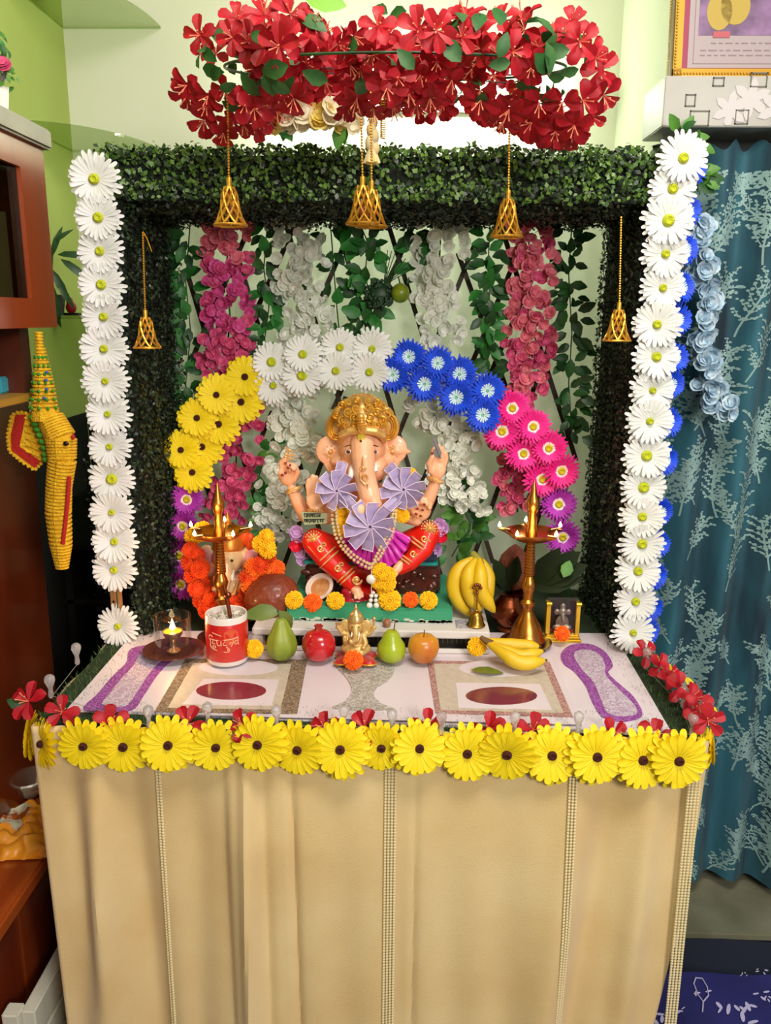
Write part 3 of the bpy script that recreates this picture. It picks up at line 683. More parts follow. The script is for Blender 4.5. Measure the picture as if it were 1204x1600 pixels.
p = at(189, 985, Y=.345); b = MB(); b.box((p.x-.011, .328, .7505), (p.x+.011, .337, .90), .002); obj('post_body', b, mat('raw_wood', '#b98a58', .7, var='#8f5f36', vscale=25, stretch=(1, 1, .2)), t)
b = MB(); b.lathe([(.0025, 0), (.002, .002)], (p.x-.004, .328, .835), 8, True, (0, -1, 0)); obj('screw', b, black, t)

# arch of coloured daisies
AYc = .545
rb = thing('daisy_arch', 'rainbow arch of yellow, white, blue and magenta daisies over the large idol', 'garland', at(590, 900, Y=AYc))
Yp = [(383, 589), (338, 617), (377, 628), (308, 653), (342, 663), (283, 703), (316, 698), (301, 738)]
Wp = [(424, 566), (473, 554), (427, 602), (472, 587), (531, 543), (525, 580), (581, 545), (577, 581)]
Bp = [(639, 557), (683, 568), (614, 585), (663, 600), (717, 585), (713, 621), (761, 611), (754, 648)]
Mp = [(799, 638), (832, 667), (784, 673), (857, 700), (817, 709), (876, 735), (846, 748)]
Pp = [(872, 788), (878, 838), (292, 780), (287, 821), (281, 867), (284, 912)]
for k, L, s in (('y', Yp, 1.02), ('w', Wp, 1.02), ('b', Bp, .95), ('m', Mp, .98), ('p', Pp, .95)):
    for i, (x, y) in enumerate(L):
        place_daisy(rb, k, at(x, y, Y=AYc-.012*(i % 2)), Vector((random.uniform(-.15, .15), -1, random.uniform(-.1, .2))), s*1.08*random.uniform(.94, 1.06))
b = MB(); hoop = [at(x, y, Y=AYc+.012) for x, y in ((278, 960), (282, 860), (292, 770), (325, 670), (380, 605), (450, 575), (540, 562), (640, 575), (730, 615), (800, 660), (850, 720), (875, 800), (885, 860), (890, 960))]
b.tube(hoop, .003, 6); obj('wire_hoop', b, dgreen, rb)

# blossoms, vines
random.seed(21)
BL = {}
for nm, m in (('pink_blossom', pink1), ('magenta_blossom', pink2), ('rose_blossom', pink3), ('ivory_blossom', wblo)):
    BL[nm] = [blob_flower(.0130, n, c, 1.2).mesh(nm, m, True) for n, c in ((5, .35), (6, .5), (5, .2))]
def cluster(label, name, path, hw, Y, n, kinds, zr=(0, 1), s=1.0):
    P = [at(x, y, Y=Y) for x, y in path]; t = thing(name, label, 'garland', P[-1])
    b = MB(); b.tube(P, .002, 5); obj('stem', b, green, t)
    tot = len(P)-1
    for i in range(n):
        u = (i+random.random())/n*tot; k = min(int(u), tot-1); p = P[k].lerp(P[k+1], u-k)
        w = hw*(.72+.35*math.sin(u*9+hash(label[0]) % 3))*0+hw*random.choice((.35, .75, 1))
        a = random.uniform(0, 2*PI); off = Vector((math.cos(a)*w, -abs(math.sin(a))*.03-.004, random.uniform(-.012, .012)))
        kk = kinds(u/tot) if callable(kinds) else kinds
        inst(kk, random.choice(BL[kk]), t, p+off, face((random.uniform(-.8, .8), -1, random.uniform(-.7, .8))), s*random.uniform(.8, 1.2))
    return t
pk = lambda u: ('rose_blossom' if u < .13 else ('magenta_blossom' if .15 < u < .42 and random.random() < .7 else 'pink_blossom'))
pr = lambda u: ('rose_blossom' if random.random() < (.8 if u < .4 else .35) else 'pink_blossom')
cluster('thick pink blossom garland hanging left of the large idol', 'pink_blossom_garland', [(365, 345), (352, 420), (360, 500), (352, 560), (372, 640), (368, 740), (352, 820)], .053, .63, 290, pk)
cluster('rose pink blossom garland hanging right of the large idol', 'pink_blossom_garland', [(822, 345), (830, 420), (828, 500), (822, 570), (800, 640), (805, 720), (808, 800)], .052, .63, 250, pr)
cluster('ivory white blossom garland hanging left of the idol crown', 'white_blossom_garland', [(462, 345), (470, 430), (488, 500), (470, 560), (455, 640), (470, 700), (440, 760), (440, 830)], .055, .63, 290, 'ivory_blossom')
cluster('ivory white blossom garland hanging right of the lime fruit', 'white_blossom_garland', [(690, 345), (685, 420), (680, 480), (690, 560), (665, 640), (715, 690), (705, 750), (735, 790)], .053, .63, 270, 'ivory_blossom')
LV = [leaf_mesh('leaf', .034, .020, m, .3, .25) for m in (green, dgreen, lgreen)]
LV.append(leaf_mesh('leaf', .038, .024, mat('vine_leaf', '#2f7a34', .45, var='#3f9140', vscale=40, transl=.2), .3, .25))
def vine(label, path, hw, Y, n, s=1.0, mix=(0, 1, 3), name='leafy_vine', cat='vine', parent=None):
    P = [at(x, y, Y=Y) for x, y in path]; t = parent or thing(name, label, cat, P[-1])
    b = MB(); b.tube(P, .0014, 5); obj('stem', b, dgreen, t); tot = len(P)-1
    for i in range(n):
        u = (i+random.random())/n*tot; k = min(int(u), tot-1); p = P[k].lerp(P[k+1], u-k)
        a = random.uniform(0, 2*PI); off = Vector((math.cos(a)*hw*random.random(), -.012*random.random(), math.sin(a)*.008))
        d = Vector((math.cos(a), random.uniform(-.7, -.1), math.sin(a)*.8-.35)).normalized()
        z = Vector((random.uniform(-.5, .5), -1, random.uniform(-.1, .7))); yv = z.cross(d).normalized(); z = d.cross(yv)
        q = Matrix((d, yv, z)).transposed().to_quaternion()
        inst('leaf', LV[random.choice(mix)], t, p+off, q, s*random.uniform(.75, 1.2))
    return t
vine('green leafy vine at the far left inside the arch', [(297, 350), (290, 440), (298, 520), (290, 600), (300, 660)], .03, .635, 75)
vine('green leafy vine between the pink and white garlands on the left', [(418, 345), (412, 420), (420, 480), (412, 540), (408, 580)], .022, .63, 50)
vine('green leafy vine hanging at the left of the lime fruit', [(515, 340), (520, 400), (525, 470), (530, 520)], .022, .645, 26)
vine('green leafy vine between white and pink garlands on the right', [(765, 350), (762, 420), (765, 480), (758, 540), (768, 600)], .022, .63, 75)
vine('dark leafy vine along the right inner edge of the arch', [(893, 350), (888, 430), (893, 520), (888, 600), (894, 690)], .026, .635, 85, mix=(0, 1, 1))
vine('leafy vine behind the raised left hand of the idol', [(420, 690), (400, 760), (425, 800), (400, 850)], .03, .64, 30, mix=(0, 2, 3))
vine('bright leafy vine at the right knee of the large idol', [(690, 745), (720, 790), (735, 820), (705, 870)], .04, .64, 46, 1.15, mix=(0, 2, 3, 2))
vine('leafy vine hanging from the valance centre', [(560, 345), (575, 380), (570, 430), (582, 480), (572, 512)], .030, .63, 48, 1.05)
vine('small leafy vine beside the right white garland', [(640, 345), (648, 390), (655, 430)], .02, .63, 22)
# seed cluster and lime
t = thing('seed_cluster', 'dark green cluster of seeds hanging beside the lime fruit', 'greenery', at(592, 480, Y=.61))
b = MB()
for i in range(130):
    a, c = random.uniform(0, 2*PI), random.uniform(-1, 1); r = math.sqrt(1-c*c); q = at(592, 461, Y=.61)
    b.ell(q+Vector((r*math.cos(a)*.030, r*math.sin(a)*.02, c*.030)), .0042, 6, 4)
b.ell(at(592, 461, Y=.61), (.027, .018, .027), 12, 8); obj('seeds', b, mat('seed_green', '#14301a', .5, var='#1e4524', vscale=60), t, kind='stuff')
b = MB(); q = at(592, 461, Y=.61)
for k in range(9):
    a = .5+k*.12; b.tube([q+Vector((.01, -.01, .02)), q+Vector((.01+.07*math.cos(a), -.02, .02+.07*math.sin(a)))], .0009, 4)
obj('needles', b, dgreen, t)
t = thing('lime_fruit', 'round yellow-green lime hanging in front of the trellis', 'fruit', at(625, 472, Y=.595))
b = MB(); b.ell(at(625, 458, Y=.60), (.0195, .0195, .0205), 20, 14); obj('peel', b, mat('lime_peel', '#8c9a1c', .35, var='#5e7a1a', vscale=30), t)
b = MB(); b.tube([at(625, 445, Y=.60), at(622, 432, Y=.61)], .0015, 5); obj('stem', b, dgreen, t)

# leafy bits by the curtain plus pale blue blossoms
BL['blue_white_blossom'] = [blob_flower(.015, 5, .4, 1.35).mesh('blue_white_blossom', mat('pale_blue_blossom', '#8fb3cc', .65, var='#c3d6e2', vscale=50), True)]
cluster('pale blue and white blossom garland hanging against the teal curtain', 'blue_blossom_garland', [(1085, 350), (1092, 410), (1098, 460), (1092, 520), (1098, 580), (1112, 625), (1132, 640)], .022, .535, 75, 'blue_white_blossom')
vine('green leaf sprig under the pelmet right of the arch corner', [(1052, 208), (1078, 230), (1085, 270), (1090, 300)], .02, .54, 26, mix=(0, 2))

# ------------------------------------------------------------------ ring of red flowers
random.seed(31)
def ringpt(a, dr=0, dz=0): return Vector((.030+(.262+dr)*math.cos(a), .21+(.20+dr)*math.sin(a), 1.760+.034*math.sin(a)+dz))
ring = thing('red_flower_ring', 'hanging ring of red artificial flowers with green leaves above the arch', 'flower ring', ringpt(0, -.33, 0))
b = MB(); b.tube([ringpt(2*PI*k/64) for k in range(65)], .002, 6, False); obj('wire_hoop', b, dgreen, ring)
def red_flower(seed):
    random.seed(seed); b = MB()
    for k in range(5):
        a = 2*PI*k/5+random.uniform(-.2, .2); ca, sa = math.cos(a), math.sin(a); vs = [(0, 0, 0)]
        for t_, q, z in ((.3, .28, .10), (.62, .5, .16), (.88, .46, .14), (1, .16, .08)):
            L = .030*t_; h = .030*q*.62; z = z*.031+random.uniform(-.002, .002)
            vs += [(L*ca-h*sa, L*sa+h*ca, z+.003*q), (L*ca, L*sa, z-.002), (L*ca+h*sa, L*sa-h*ca, z+.003*q)]
        fs = [(0, 2, 1), (0, 3, 2)]
        for i in range(3):
            o = 1+i*3; fs += [(o, o+1, o+4, o+3), (o+1, o+2, o+5, o+4)]
        b.add(vs, fs)
    return b.mesh('red_flower', red)
RF = [red_flower(s) for s in (1, 2, 3)]
sb = MB()
for k in range(4):
    a = k*PI/2+.3; sb.tube([(0, 0, .001), (.004*math.cos(a), .004*math.sin(a), .012), (.008*math.cos(a), .008*math.sin(a), .021)], [.0008, .0006, .0011], 5)
ST = sb.mesh('stamens', mat('stamen', '#f08a6a', .6))
RLV = [leaf_mesh('leaf', .042, .026, m, .25, .3) for m in (green, mat('soft_leaf', '#44733a', .5, var='#2e5a30', vscale=30, transl=.2))]
random.seed(33)
nr = 240
for i in range(nr):
    a = 2*PI*(i+random.random()*.8)/nr; th = random.uniform(0, 2*PI); sid = abs(math.cos(a))
    cc = .043+.018*sid**4
    iw = random.random()**1.5*.085*(1-sid**6)
    off = Vector((math.cos(a)*(math.cos(th)*cc-iw), math.sin(a)*(math.cos(th)*cc-iw), math.sin(th)*cc*1.2-.022*sid**4))
    p = ringpt(a)+off
    n = off.normalized()*.7+TOC(p)*random.uniform(.5, 1.2)+Vector((random.uniform(-.4, .4), 0, random.uniform(-.5, .3)))
    o = inst('red_flower', random.choice(RF), ring, p, face(n), random.uniform(.78, 1.05))
    subpart('stamens', ST, o)
for i in range(120):
    a = 2*PI*random.random(); th = random.uniform(0, 2*PI)
    off = Vector((math.cos(a)*math.cos(th), math.sin(a)*math.cos(th), math.sin(th)*1.2))*.040
    inst('leaf', random.choice(RLV), ring, ringpt(a)+off, face(off.normalized()+TOC(ringpt(a))*.6+Vector((random.uniform(-.5, .5),)*3)), random.uniform(.6, 1.0))
# cross wires, hanging rod
b = MB()
for a in (.5, 1.3, 2.0, 2.7): b.tube([ringpt(a), Vector((.03, .22, 1.757))], .0012, 5)
b.tube([ringpt(.45), at(797, 130, Y=.27), Vector((.03, .22, 1.757))], .0012, 5)
for a in (3.6, 4.5, 5.4): b.tube([ringpt(a), Vector((.03, .22, 1.757))], .0012, 5)
obj('spoke_wires', b, mat('wire_grey', '#4a4a48', .5, .5), ring, kind='stuff')
t = thing('spring_hanger', 'gold coiled hanger behind the flower ring centre', 'hanger', at(598, 215, Y=.33))
b = MB(); q0 = at(598, 216, Y=.33); q1 = at(598, 150, Y=.33); pts = []
for k in range(220): u = k/219; a = u*40*PI; pts.append(q0.lerp(q1, u)+Vector((math.cos(a)*.004, math.sin(a)*.004, 0)))
b.tube(pts, .0011, 4); obj('coil', b, gold, t)
# pale yellow-white sprig on the far side of the ring
BL['cream_blossom'] = [blob_flower(.016, 5, .4, 1.3).mesh('cream_blossom', mat('cream_petal', '#f4ead0', .6, transl=.3), True)]
BL['soft_yellow_blossom'] = [blob_flower(.014, 5, .4, 1.3).mesh('soft_yellow_blossom', mat('soft_yellow_petal', '#f3dc7a', .6, transl=.3), True)]
t = cluster('cream and yellow blossom sprig under the far side of the red ring', 'cream_blossom_sprig', [(412, 194), (455, 188), (505, 186), (555, 190)], .010, .30, 34, lambda u: random.choice(('cream_blossom', 'cream_blossom', 'soft_yellow_blossom')))
vine('', [(412, 190), (470, 184), (545, 188)], .015, .30, 14, mix=(2, 2, 3), parent=t)
# jasmine tassel
t = thing('jasmine_tassel', 'short tassel of ivory jasmine buds hanging from the ring centre', 'tassel', at(581, 250, Y=.30))
b = MB()
for (x, y, r) in ((583, 190, .008), (580, 203, .009), (584, 213, .009), (578, 224, .009), (586, 232, .0075)): b.ell(at(x, y, Y=.30), (r, r, r*1.5), 10, 6)
for k in range(6): q = at(581, 226, Y=.30); a = 2*PI*k/6; b.tube([q, q+Vector((math.cos(a)*.011, math.sin(a)*.011, -.03))], [.004, .0045], 6)
b.tube([at(583, 165, Y=.30), at(583, 190, Y=.30)], .001, 4); obj('buds', b, mat('jasmine', '#efe2b8', .6, var='#f4d88a', vscale=40, transl=.2), t, kind='stuff')
# loose leaf at top
o = inst('loose_leaf', leaf_mesh('leaf_big', .06, .034, mat('bright_leaf', '#7fc02e', .5, transl=.3), .1, .1), None, at(473, -8, Y=.05), face((0, -1, .2), -.2)); tag(o, 'single bright green leaf above the red flower ring', 'leaf')

# ------------------------------------------------------------------ bells on bead chains
def bell_proto():
    H = .062; R = .0255
    prof = [(.0035, 0), (.0085, -.005), (.0115, -.015), (.0135, -.029), (.0168, -.043), (.0205, -.052), (R, -.060)]
    def rad(z):
        for (r0, z0), (r1, z1) in zip(prof, prof[1:]):
            if z <= z0 and z >= z1: return r0+(r1-r0)*(z0-z)/(z0-z1)
        return R
    b = MB()
    for k in range(9):
        for sg in (-1, 1):
            b.tube([(rad(z)*math.cos(2*PI*k/9+sg*z*30), rad(z)*math.sin(2*PI*k/9+sg*z*30), z) for z in [-.004-.056*i/9 for i in range(10)]], .0016, 4)
    body = b.mesh('bell_body', gold)
    b = MB(); b.tube([(R*math.cos(2*PI*i/28), R*math.sin(2*PI*i/28), -.060) for i in range(29)], .0020, 6, False); rim = b.mesh('rim', gold)
    b = MB(); b.lathe([(.0035, .010), (.0042, .010), (.0042, -.003), (.0065, -.007), (.0001, -.007)], (0, 0, 0), 12); cap = b.mesh('cap', gold)
    b = MB(); b.tube([(0, 0, -.006), (0, 0, -.036)], .0008, 5); b.ell((0, 0, -.040), .0055, 10, 8); cl = b.mesh('clapper', mat('clapper', '#b86a7a', .3, .6))
    return body, rim, cap, cl
BP = bell_proto()
def bell(label, top, btm, Y, s=1.0):
    p = at(btm[0], btm[1], Y=Y)+Vector((0, 0, .060*s)); q = at(top[0], top[1], Y=Y)
    t = thing('hanging_bell', label, 'bell', p+Vector((0, 0, -.06*s)), 'filigree bells on bead chains')
    for nm, me in zip(('bell_body', 'rim', 'cap', 'clapper'), BP): inst(nm, me, t, p, None, s)
    b = MB(); q.y = p.y; beads(b, p+Vector((0, 0, .010*s)), q, .0021); b.tube([p, q], .0006, 4); obj('bead_chain', b, gold, t, kind='stuff')
bell('gold filigree bell in front of the pink garland on the left', (355, 140), (360, 352), .19, 1.02)
bell('gold filigree bell at the centre, the left one of the close pair', (563, 131), (566, 350), .205, 1.02)
bell('gold filigree bell at the centre, the right one of the close pair', (579, 129), (580, 354), .225, 1.0)
bell('gold filigree bell hanging right of centre by the rose garland', (797, 130), (791, 370), .27, 1.05)
bell('gold filigree bell against the left boxwood side panel', (223, 362), (230, 543), .325, .95)
bell('gold filigree bell against the right boxwood side panel', (970, 338), (963, 532), .325, .95)
b = MB(); q = at(223, 362, Y=.325); tt = bpy.data.objects['hanging_bell.004']; b.tube([q, q+Vector((.006, 0, -.01)), q+Vector((.014, 0, -.034))], .0012, 4); obj('chain_tail', b, gold, tt)

# ------------------------------------------------------------------ yellow daisies and red flowers along the table edge
random.seed(41)
t = thing('yellow_daisy_garland', 'row of large yellow daisies along the front edge of the table', 'garland', (0, -.02, .70))
L = [(131, 1165), (193, 1166), (263, 1164), (337, 1167), (403, 1163), (465, 1171), (532, 1171), (596, 1168), (655, 1169), (730, 1177), (792, 1178), (862, 1180), (932, 1182), (1003, 1187), (1060, 1188)]
for i, (x, y) in enumerate(L):
    place_daisy(t, 'y', at(x, y, Y=-.038+.008*(i % 2)), Vector((random.uniform(-.2, .2), -1, random.uniform(-.15, .25))), random.uniform(1.05, 1.2))
place_daisy(t, 'y', at(66, 1162, Y=-.015), Vector((-.75, -.8, .1)), 1.0); place_daisy(t, 'y', at(47, 1150, Y=.02), Vector((-1, -.25, .1)), .95)
place_daisy(t, 'y', at(1096, 1172, Y=0), Vector((.7, -.7, .15)), .95); place_daisy(t, 'y', at(1108, 1165, Y=.03), Vector((1, -.2, .1)), .85)
b = MB(); b.tube([at(x, y, Y=-.026) for x, y in [(70, 1155)]+L], .0015, 5); obj('string', b, dgreen, t)
t = thing('red_flower_garland', 'red artificial flowers with dark leaves lying along the table front and right edges', 'garland', (0, .0, .756))
RP = [(45, 1096, .015), (97, 1113, .005), (173, 1130, -.015), (293, 1131, -.012), (378, 1133, -.022), (508, 1139, -.012), (570, 1139, -.012), (668, 1134, -.012), (763, 1141, -.010), (832, 1141, -.008), (955, 1150, -.01), (1022, 1152, -.005)]
for (x, y, Y) in RP:
    o = inst('red_flower', random.choice(RF), t, at(x, y, Y=Y), face((random.uniform(-.5, .5), -.8, random.uniform(.2, .9))), random.uniform(.9, 1.12)); subpart('stamens', ST, o)
    inst('leaf', LV[1], t, at(x+random.uniform(-14, 14), y+12, Y=Y), face((random.uniform(-.5, .5), -.7, .6)), 1.0)
for (x, y, Z) in ((1008, 1022, .785), (1030, 1043, .78), (1045, 1056, .785), (1062, 1076, .78), (1078, 1092, .785), (1092, 1108, .785), (1105, 1126, .785)):
    o = inst('red_flower', random.choice(RF), t, at(x, y, Z=Z), face((random.uniform(-.2, .8), -.8, random.uniform(.3, .9))), random.uniform(.85, 1.05)); subpart('stamens', ST, o)
YLB = leaf_mesh('yellow_petal_tip', .02, .012, yel, .2, .2)
for (x, y) in ((1022, 1027), (1050, 1048), (1068, 1058), (1082, 1076), (1112, 1108)): inst('yellow_petal_tip', YLB, t, at(x, y, Z=.785), face((.6, -.6, .5)), 1.0)
# string of clear plastic light drops
t = thing('light_string', 'string of unlit clear plastic light drops standing around the table edge', 'light string', (0, 0, .756))
drop = MB(); drop.lathe([(.003, 0), (.0045, .004), (.0035, .012), (.0035, .016), (.006, .022), (.0082, .028), (.0075, .034), (.004, .0375), (.0001, .038)], (0, 0, 0), 12); DR = drop.mesh('light_drop', mat('clear_plastic', '#e6e2e2', .15, trans=.65, alpha=.75))
DP_ = [(80, 1090, .02), (121, 1038, .22), (233, 1137, 0), (325, 1132, 0), (432, 1137, 0), (537, 1137, 0), (612, 1143, 0), (689, 1147, 0), (803, 1147, 0), (902, 1147, 0), (1008, 1045, 0), (1066, 1105, 0), (1080, 1150, 0)]
pts = []
for (x, y, _) in DP_:
    q = at(x, y, Z=.757); inst('light_drop', DR, t, q, None, 1.0 if y > 1100 else 1.1); pts.append(q)
b = MB(); o_ = [pts[1], pts[0]]+pts[2:10]+[pts[12], pts[11], pts[10]]; b.tube([p+Vector((0, .004, .001)) for p in o_], .0005, 4); obj('wire', b, mat('clear_wire', '#9aa090', .4), t)

# ------------------------------------------------------------------ things on the table
random.seed(51)
ZT = .7615   # top of the board
S = 1.0
# low white stool carrying the idol
sy0, sy1, sx0, sx1 = .285, .60, at(394, 1000, Y=.285).x, at(765, 1000, Y=.285).x
st = thing('white_stool', 'low white plastic stool with slotted front under the large idol', 'stool', (0, .45, .757))
SZ = .803
wst = mat('stool_white', '#d8d3d0', .45)
b = MB(); b.box((sx0, sy0, SZ-.016), (sx1, sy1, SZ), .003); obj('top_board', b, wst, st)
b = MB(); b.box((sx0, sy0, .7565), (sx1, sy0+.006, .766), .002); obj('front_rail', b, wst, st)
for x in (sx0, sx1-.02, .03):
    b = MB(); b.box((x, sy0+.002, .766), (x+.02, sy1, SZ-.016), .002); obj('leg', b, wst, st)
b = MB(); b.box((sx0+.02, sy0+.03, .7565), (sx1-.02, sy0+.034, SZ-.016)); obj('slot_shade_panel', b, mat('slot_shade', '#16140f', .6), st)  # near-black panel stands for the shade inside the slotted front
for k in range(46):
    x = sx0+.025+k*(sx1-sx0-.05)/45; b = MB(); b.box((x-.0012, sy0+.028, .7665), (x+.0012, sy0+.0305, .785)); obj('grille_bar', b, mat('grille_bar', '#4a4428', .5), st, False)
# green platform
q0 = at(448, 979, Y=.325); q1 = at(706, 979, Y=.325); zg = at(580, 950, Y=.325).z
gp = thing('green_platform', 'painted green wooden slab with whitish chipped edges under the large idol', 'platform', (0, .42, SZ))
b = MB(); b.box((q0.x, .325, SZ+.0004), (q1.x, .55, zg), .004); obj('slab', b, mat('platform_green', '#2f8f68', .6, var='#3a9a72', vscale=14), gp)
b = MB()
for k in range(70):
    x = q0.x+random.random()*(q1.x-q0.x); 
    if random.random() < .4: x = random.choice((q0.x+.012*random.random(), q1.x-.03*random.random()))
    z = SZ+.003+.004*random.random()**2; r = random.uniform(.002, .005); b.add([(x+r*1.6*math.cos(a), .3246, max(z+r*.7*math.sin(a), SZ+.0008)) for a in [2*PI*i/7 for i in range(7)]], [tuple(range(7))])
obj('chipped_edge', b, mat('chip_white', '#b9c2ae', .8), gp, False, kind='stuff')
# banknote-like card on the stool
o = at(728, 976, Z=SZ+.001); b = MB(); b.box((o.x-.02, .30, SZ+.0003), (o.x+.018, .345, SZ+.0012)); t = tag(obj('printed_card', b, mat('card_grey', '#b4aeb8', .6, var='#8a8698', vscale=120, vpos=(.45, .55)), None, False), 'small printed grey card lying on the stool by the brass bell', 'card')

# marigolds
def marigold(seed, rows=7):
    random.seed(seed); b = MB(); b.ell((0, 0, .005), (.0150, .0150, .0120), 14, 8)
    for k in range(rows):
        el = k/(rows-1); n = int(22-15*el); rr = .0142*(math.cos(el*1.45)); zz = .003+.0125*math.sin(el*1.5)
        for j in range(n):
            a = 2*PI*(j+.5*(k % 2))/n+random.uniform(-.1, .1); ca, sa = math.cos(a), math.sin(a); L = .0042*random.uniform(.8, 1.2); h = .0024
            e = el*1.35; dr, dz = math.cos(e), math.sin(e)
            c0 = (rr*ca, rr*sa, zz); p = []
            for t_, q in ((0, .6), (.7, 1.15), (1, .7)):
                x, z = rr+L*t_*dr, zz+L*t_*dz
                p += [(x*ca-h*q*sa, x*sa+h*q*ca, z), (x*ca, x*sa, z+.0012), (x*ca+h*q*sa, x*sa-h*q*ca, z)]
            b.add(p, [(0, 1, 4, 3), (1, 2, 5, 4), (3, 4, 7, 6), (4, 5, 8, 7)])
    return b
MG = {k: [marigold(s).mesh('marigold', m) for s in (1, 2)] for k, m in (('y', mari_y), ('o', mari_o), ('r', mari_r))}
def marig(label, x, y, Y, k, s, n=(0, -1, .35), parent=None, name='marigold'):
    p = at(x, y, Y=Y); o = inst(name, random.choice(MG[k]), parent, p, face(n), s)
    if not parent: tag(o, label, 'marigold', 'loose marigold heads')
    return o
for lab, x, y, k, s in (('yellow marigold leftmost on the green platform', 460, 938, 'y', 1.0), ('orange marigold second from left on the green platform', 489, 942, 'o', 1.02), ('yellow marigold left of the red mouse figure on the green platform', 524, 939, 'y', .98),
    ('large yellow marigold right of the white tassel on the platform', 609, 938, 'y', 1.2), ('orange marigold between two yellow ones right on the platform', 641, 937, 'o', .88), ('yellow marigold rightmost on the green platform', 669, 938, 'y', 1.0)):
    marig(lab, x, y, .337, k, s)
marig('yellow marigold on the board right of the red mug', 397, 1014, .235, 'y', .95, (.2, -1, .6))
marig('yellow marigold behind the stem of the small banana bunch', 745, 1010, .262, 'y', 1.0, (-.2, -1, .3))
marig('orange marigold in front of the small golden idol', 552, 1031, .195, 'o', 1.0, (0, -1, .35))
marig('orange marigold in front of the gold photo stand', 877, 990, .335, 'o', .86, (0, -1, .35))

# mug
def ring_cyl(b, c, r, z0, z1, n=36): b.lathe([(r, z0), (r, z1)], c, n, False)
def mug():
    c = at(350, 1041, Z=ZT+.0008); c.y += .032; c.z = ZT+.0008; r = .0385; H = .093
    t = thing('red_mug', 'red and white mug with Hindi lettering filled with rice at the left', 'mug', c)
    b = MB(); b.lathe([(r-.003, 0), (r, .004), (r, H-.002), (r-.001, H), (r-.003, H-.001), (r-.003, .012), (.0001, .01)], c, 40); obj('mug_body', b, mat('mug_white', '#e8dcd6', .2, coat=.5), t)
    b = MB(); b.lathe([(r+.0003, .0095), (r+.0006, .010), (r+.0006, H-.013), (r+.0003, H-.0125)], c, 40, False); obj('red_print', b, mat('mug_red', '#c4121a', .3, coat=.5, var='#d02a1a', vscale=9), t)
    b = MB(); b.box(c+Vector((-.01, -.01, .0)), c+Vector((-.009, -.009, .001)))
    b = MB(); hp = [c+Vector((-r*.5-.018*math.sin(a), r*.75+.012*math.sin(a), .048+.026*math.cos(a))) for a in [PI*i/12 for i in range(13)]]; b.tube(hp, .0045, 8); obj('handle', b, MATS['mug_white'], t)
    # orange tinted map area on the print
    b = MB(); pts = []
    for a in [2*PI*i/30 for i in range(30)]:
        th = .42+.33*math.cos(a)*(1+.12*math.sin(3*a)); zz = .058+.017*math.sin(a)*(1+.15*math.cos(2*a)); pts.append(c+Vector(((r+.0009)*math.sin(th), -(r+.0009)*math.cos(th), zz)))
    m0 = c+Vector(((r+.0010)*math.sin(.42), -(r+.0010)*math.cos(.42), .058)); b.add([m0]+pts, [(0, 1+i, 1+(i+1) % 30) for i in range(30)]); obj('orange_print_patch', b, mat('mug_orange', '#d8502a', .35, coat=.4), t)
    # lettering: strokes in crop coordinates (12.04 px per photo pixel, centre 605,780)
    sc = .00115/12.04
    def mp(x, y): th = (x-612)*sc/r*1.06; z = .047-(y-800)*sc*1.02; return c+Vector(((r+.0014)*math.sin(th), -(r+.0014)*math.cos(th), z))
    ST_ = [[(352, 700), (356, 672), (385, 655), (418, 664), (424, 690)], [(375, 735), (378, 790), (372, 850), (382, 885)], [(352, 742), (440, 735), (480, 738)],
           [(440, 740), (436, 780), (415, 800), (440, 812), (478, 806), (440, 850), (436, 880), (460, 905), (488, 885), (480, 850), (455, 862)], [(382, 885), (410, 905), (450, 925), (515, 938)],
           [(515, 745), (518, 800), (530, 835), (560, 845), (585, 820), (590, 790)], [(590, 742), (592, 850)], [(480, 742), (700, 728), (780, 722), (900, 700)],
           [(660, 735), (658, 775), (630, 790), (625, 820), (650, 835), (690, 830), (690, 870), (672, 880)], [(690, 870), (720, 900), (735, 925), (705, 945), (690, 920), (715, 905)], [(735, 925), (720, 965), (680, 970), (632, 960)],
           [(742, 820), (745, 790), (775, 785), (790, 810), (770, 850), (762, 868)], [(800, 730), (800, 800)], [(888, 690), (890, 800), (905, 850)], [(885, 770), (850, 765), (822, 790), (835, 825), (870, 830), (886, 805)],
           [(430, 600), (520, 625), (600, 650)]]
    b = MB()
    for stv in ST_: b.tube([mp(*p) for p in stv], .00075, 5)
    obj('hindi_lettering', b, mat('letter_cream', '#f0b890', .5), t)
    b = MB(); b.lathe([(r-.003, H-.012), (.0001, H-.010)], c, 24, False); obj('rice_fill', b, mat('rice', '#d6cfc2', .8, var='#8c877c', vscale=250, bump=.8, bscale=300, vpos=(.4, .6)), t)
    b = MB()
    for k in range(60):
        a = random.uniform(0, 2*PI); q = c+Vector((math.cos(a)*r*.85*random.random()**.5, math.sin(a)*r*.85*random.random()**.5, H-.008)); d = Vector((random.uniform(-1, 1), random.uniform(-1, 1), random.uniform(.1, 1.2))).normalized()*.007
        b.tube([q-d, q+d], [.0015, .0008], 4)
    obj('flower_bits', b, mat('white_bits', '#d8d2c4', .7), t, kind='stuff')
    t2 = thing('incense_stick', 'reddish brown metal stick standing in the red mug', 'stick', c+Vector((.008, 0, H-.012)))
    b = MB(); b.tube([c+Vector((.008, 0, H-.012)), c+Vector((.001, .004, H+.028)), c+Vector((-.003, .005, H+.05))], [.0035, .0042, .003], 8); b.ell(c+Vector((.004, .002, H+.032)), (.007, .006, .007), 10, 8); obj('stick_body', b, copper, t2)
mug()

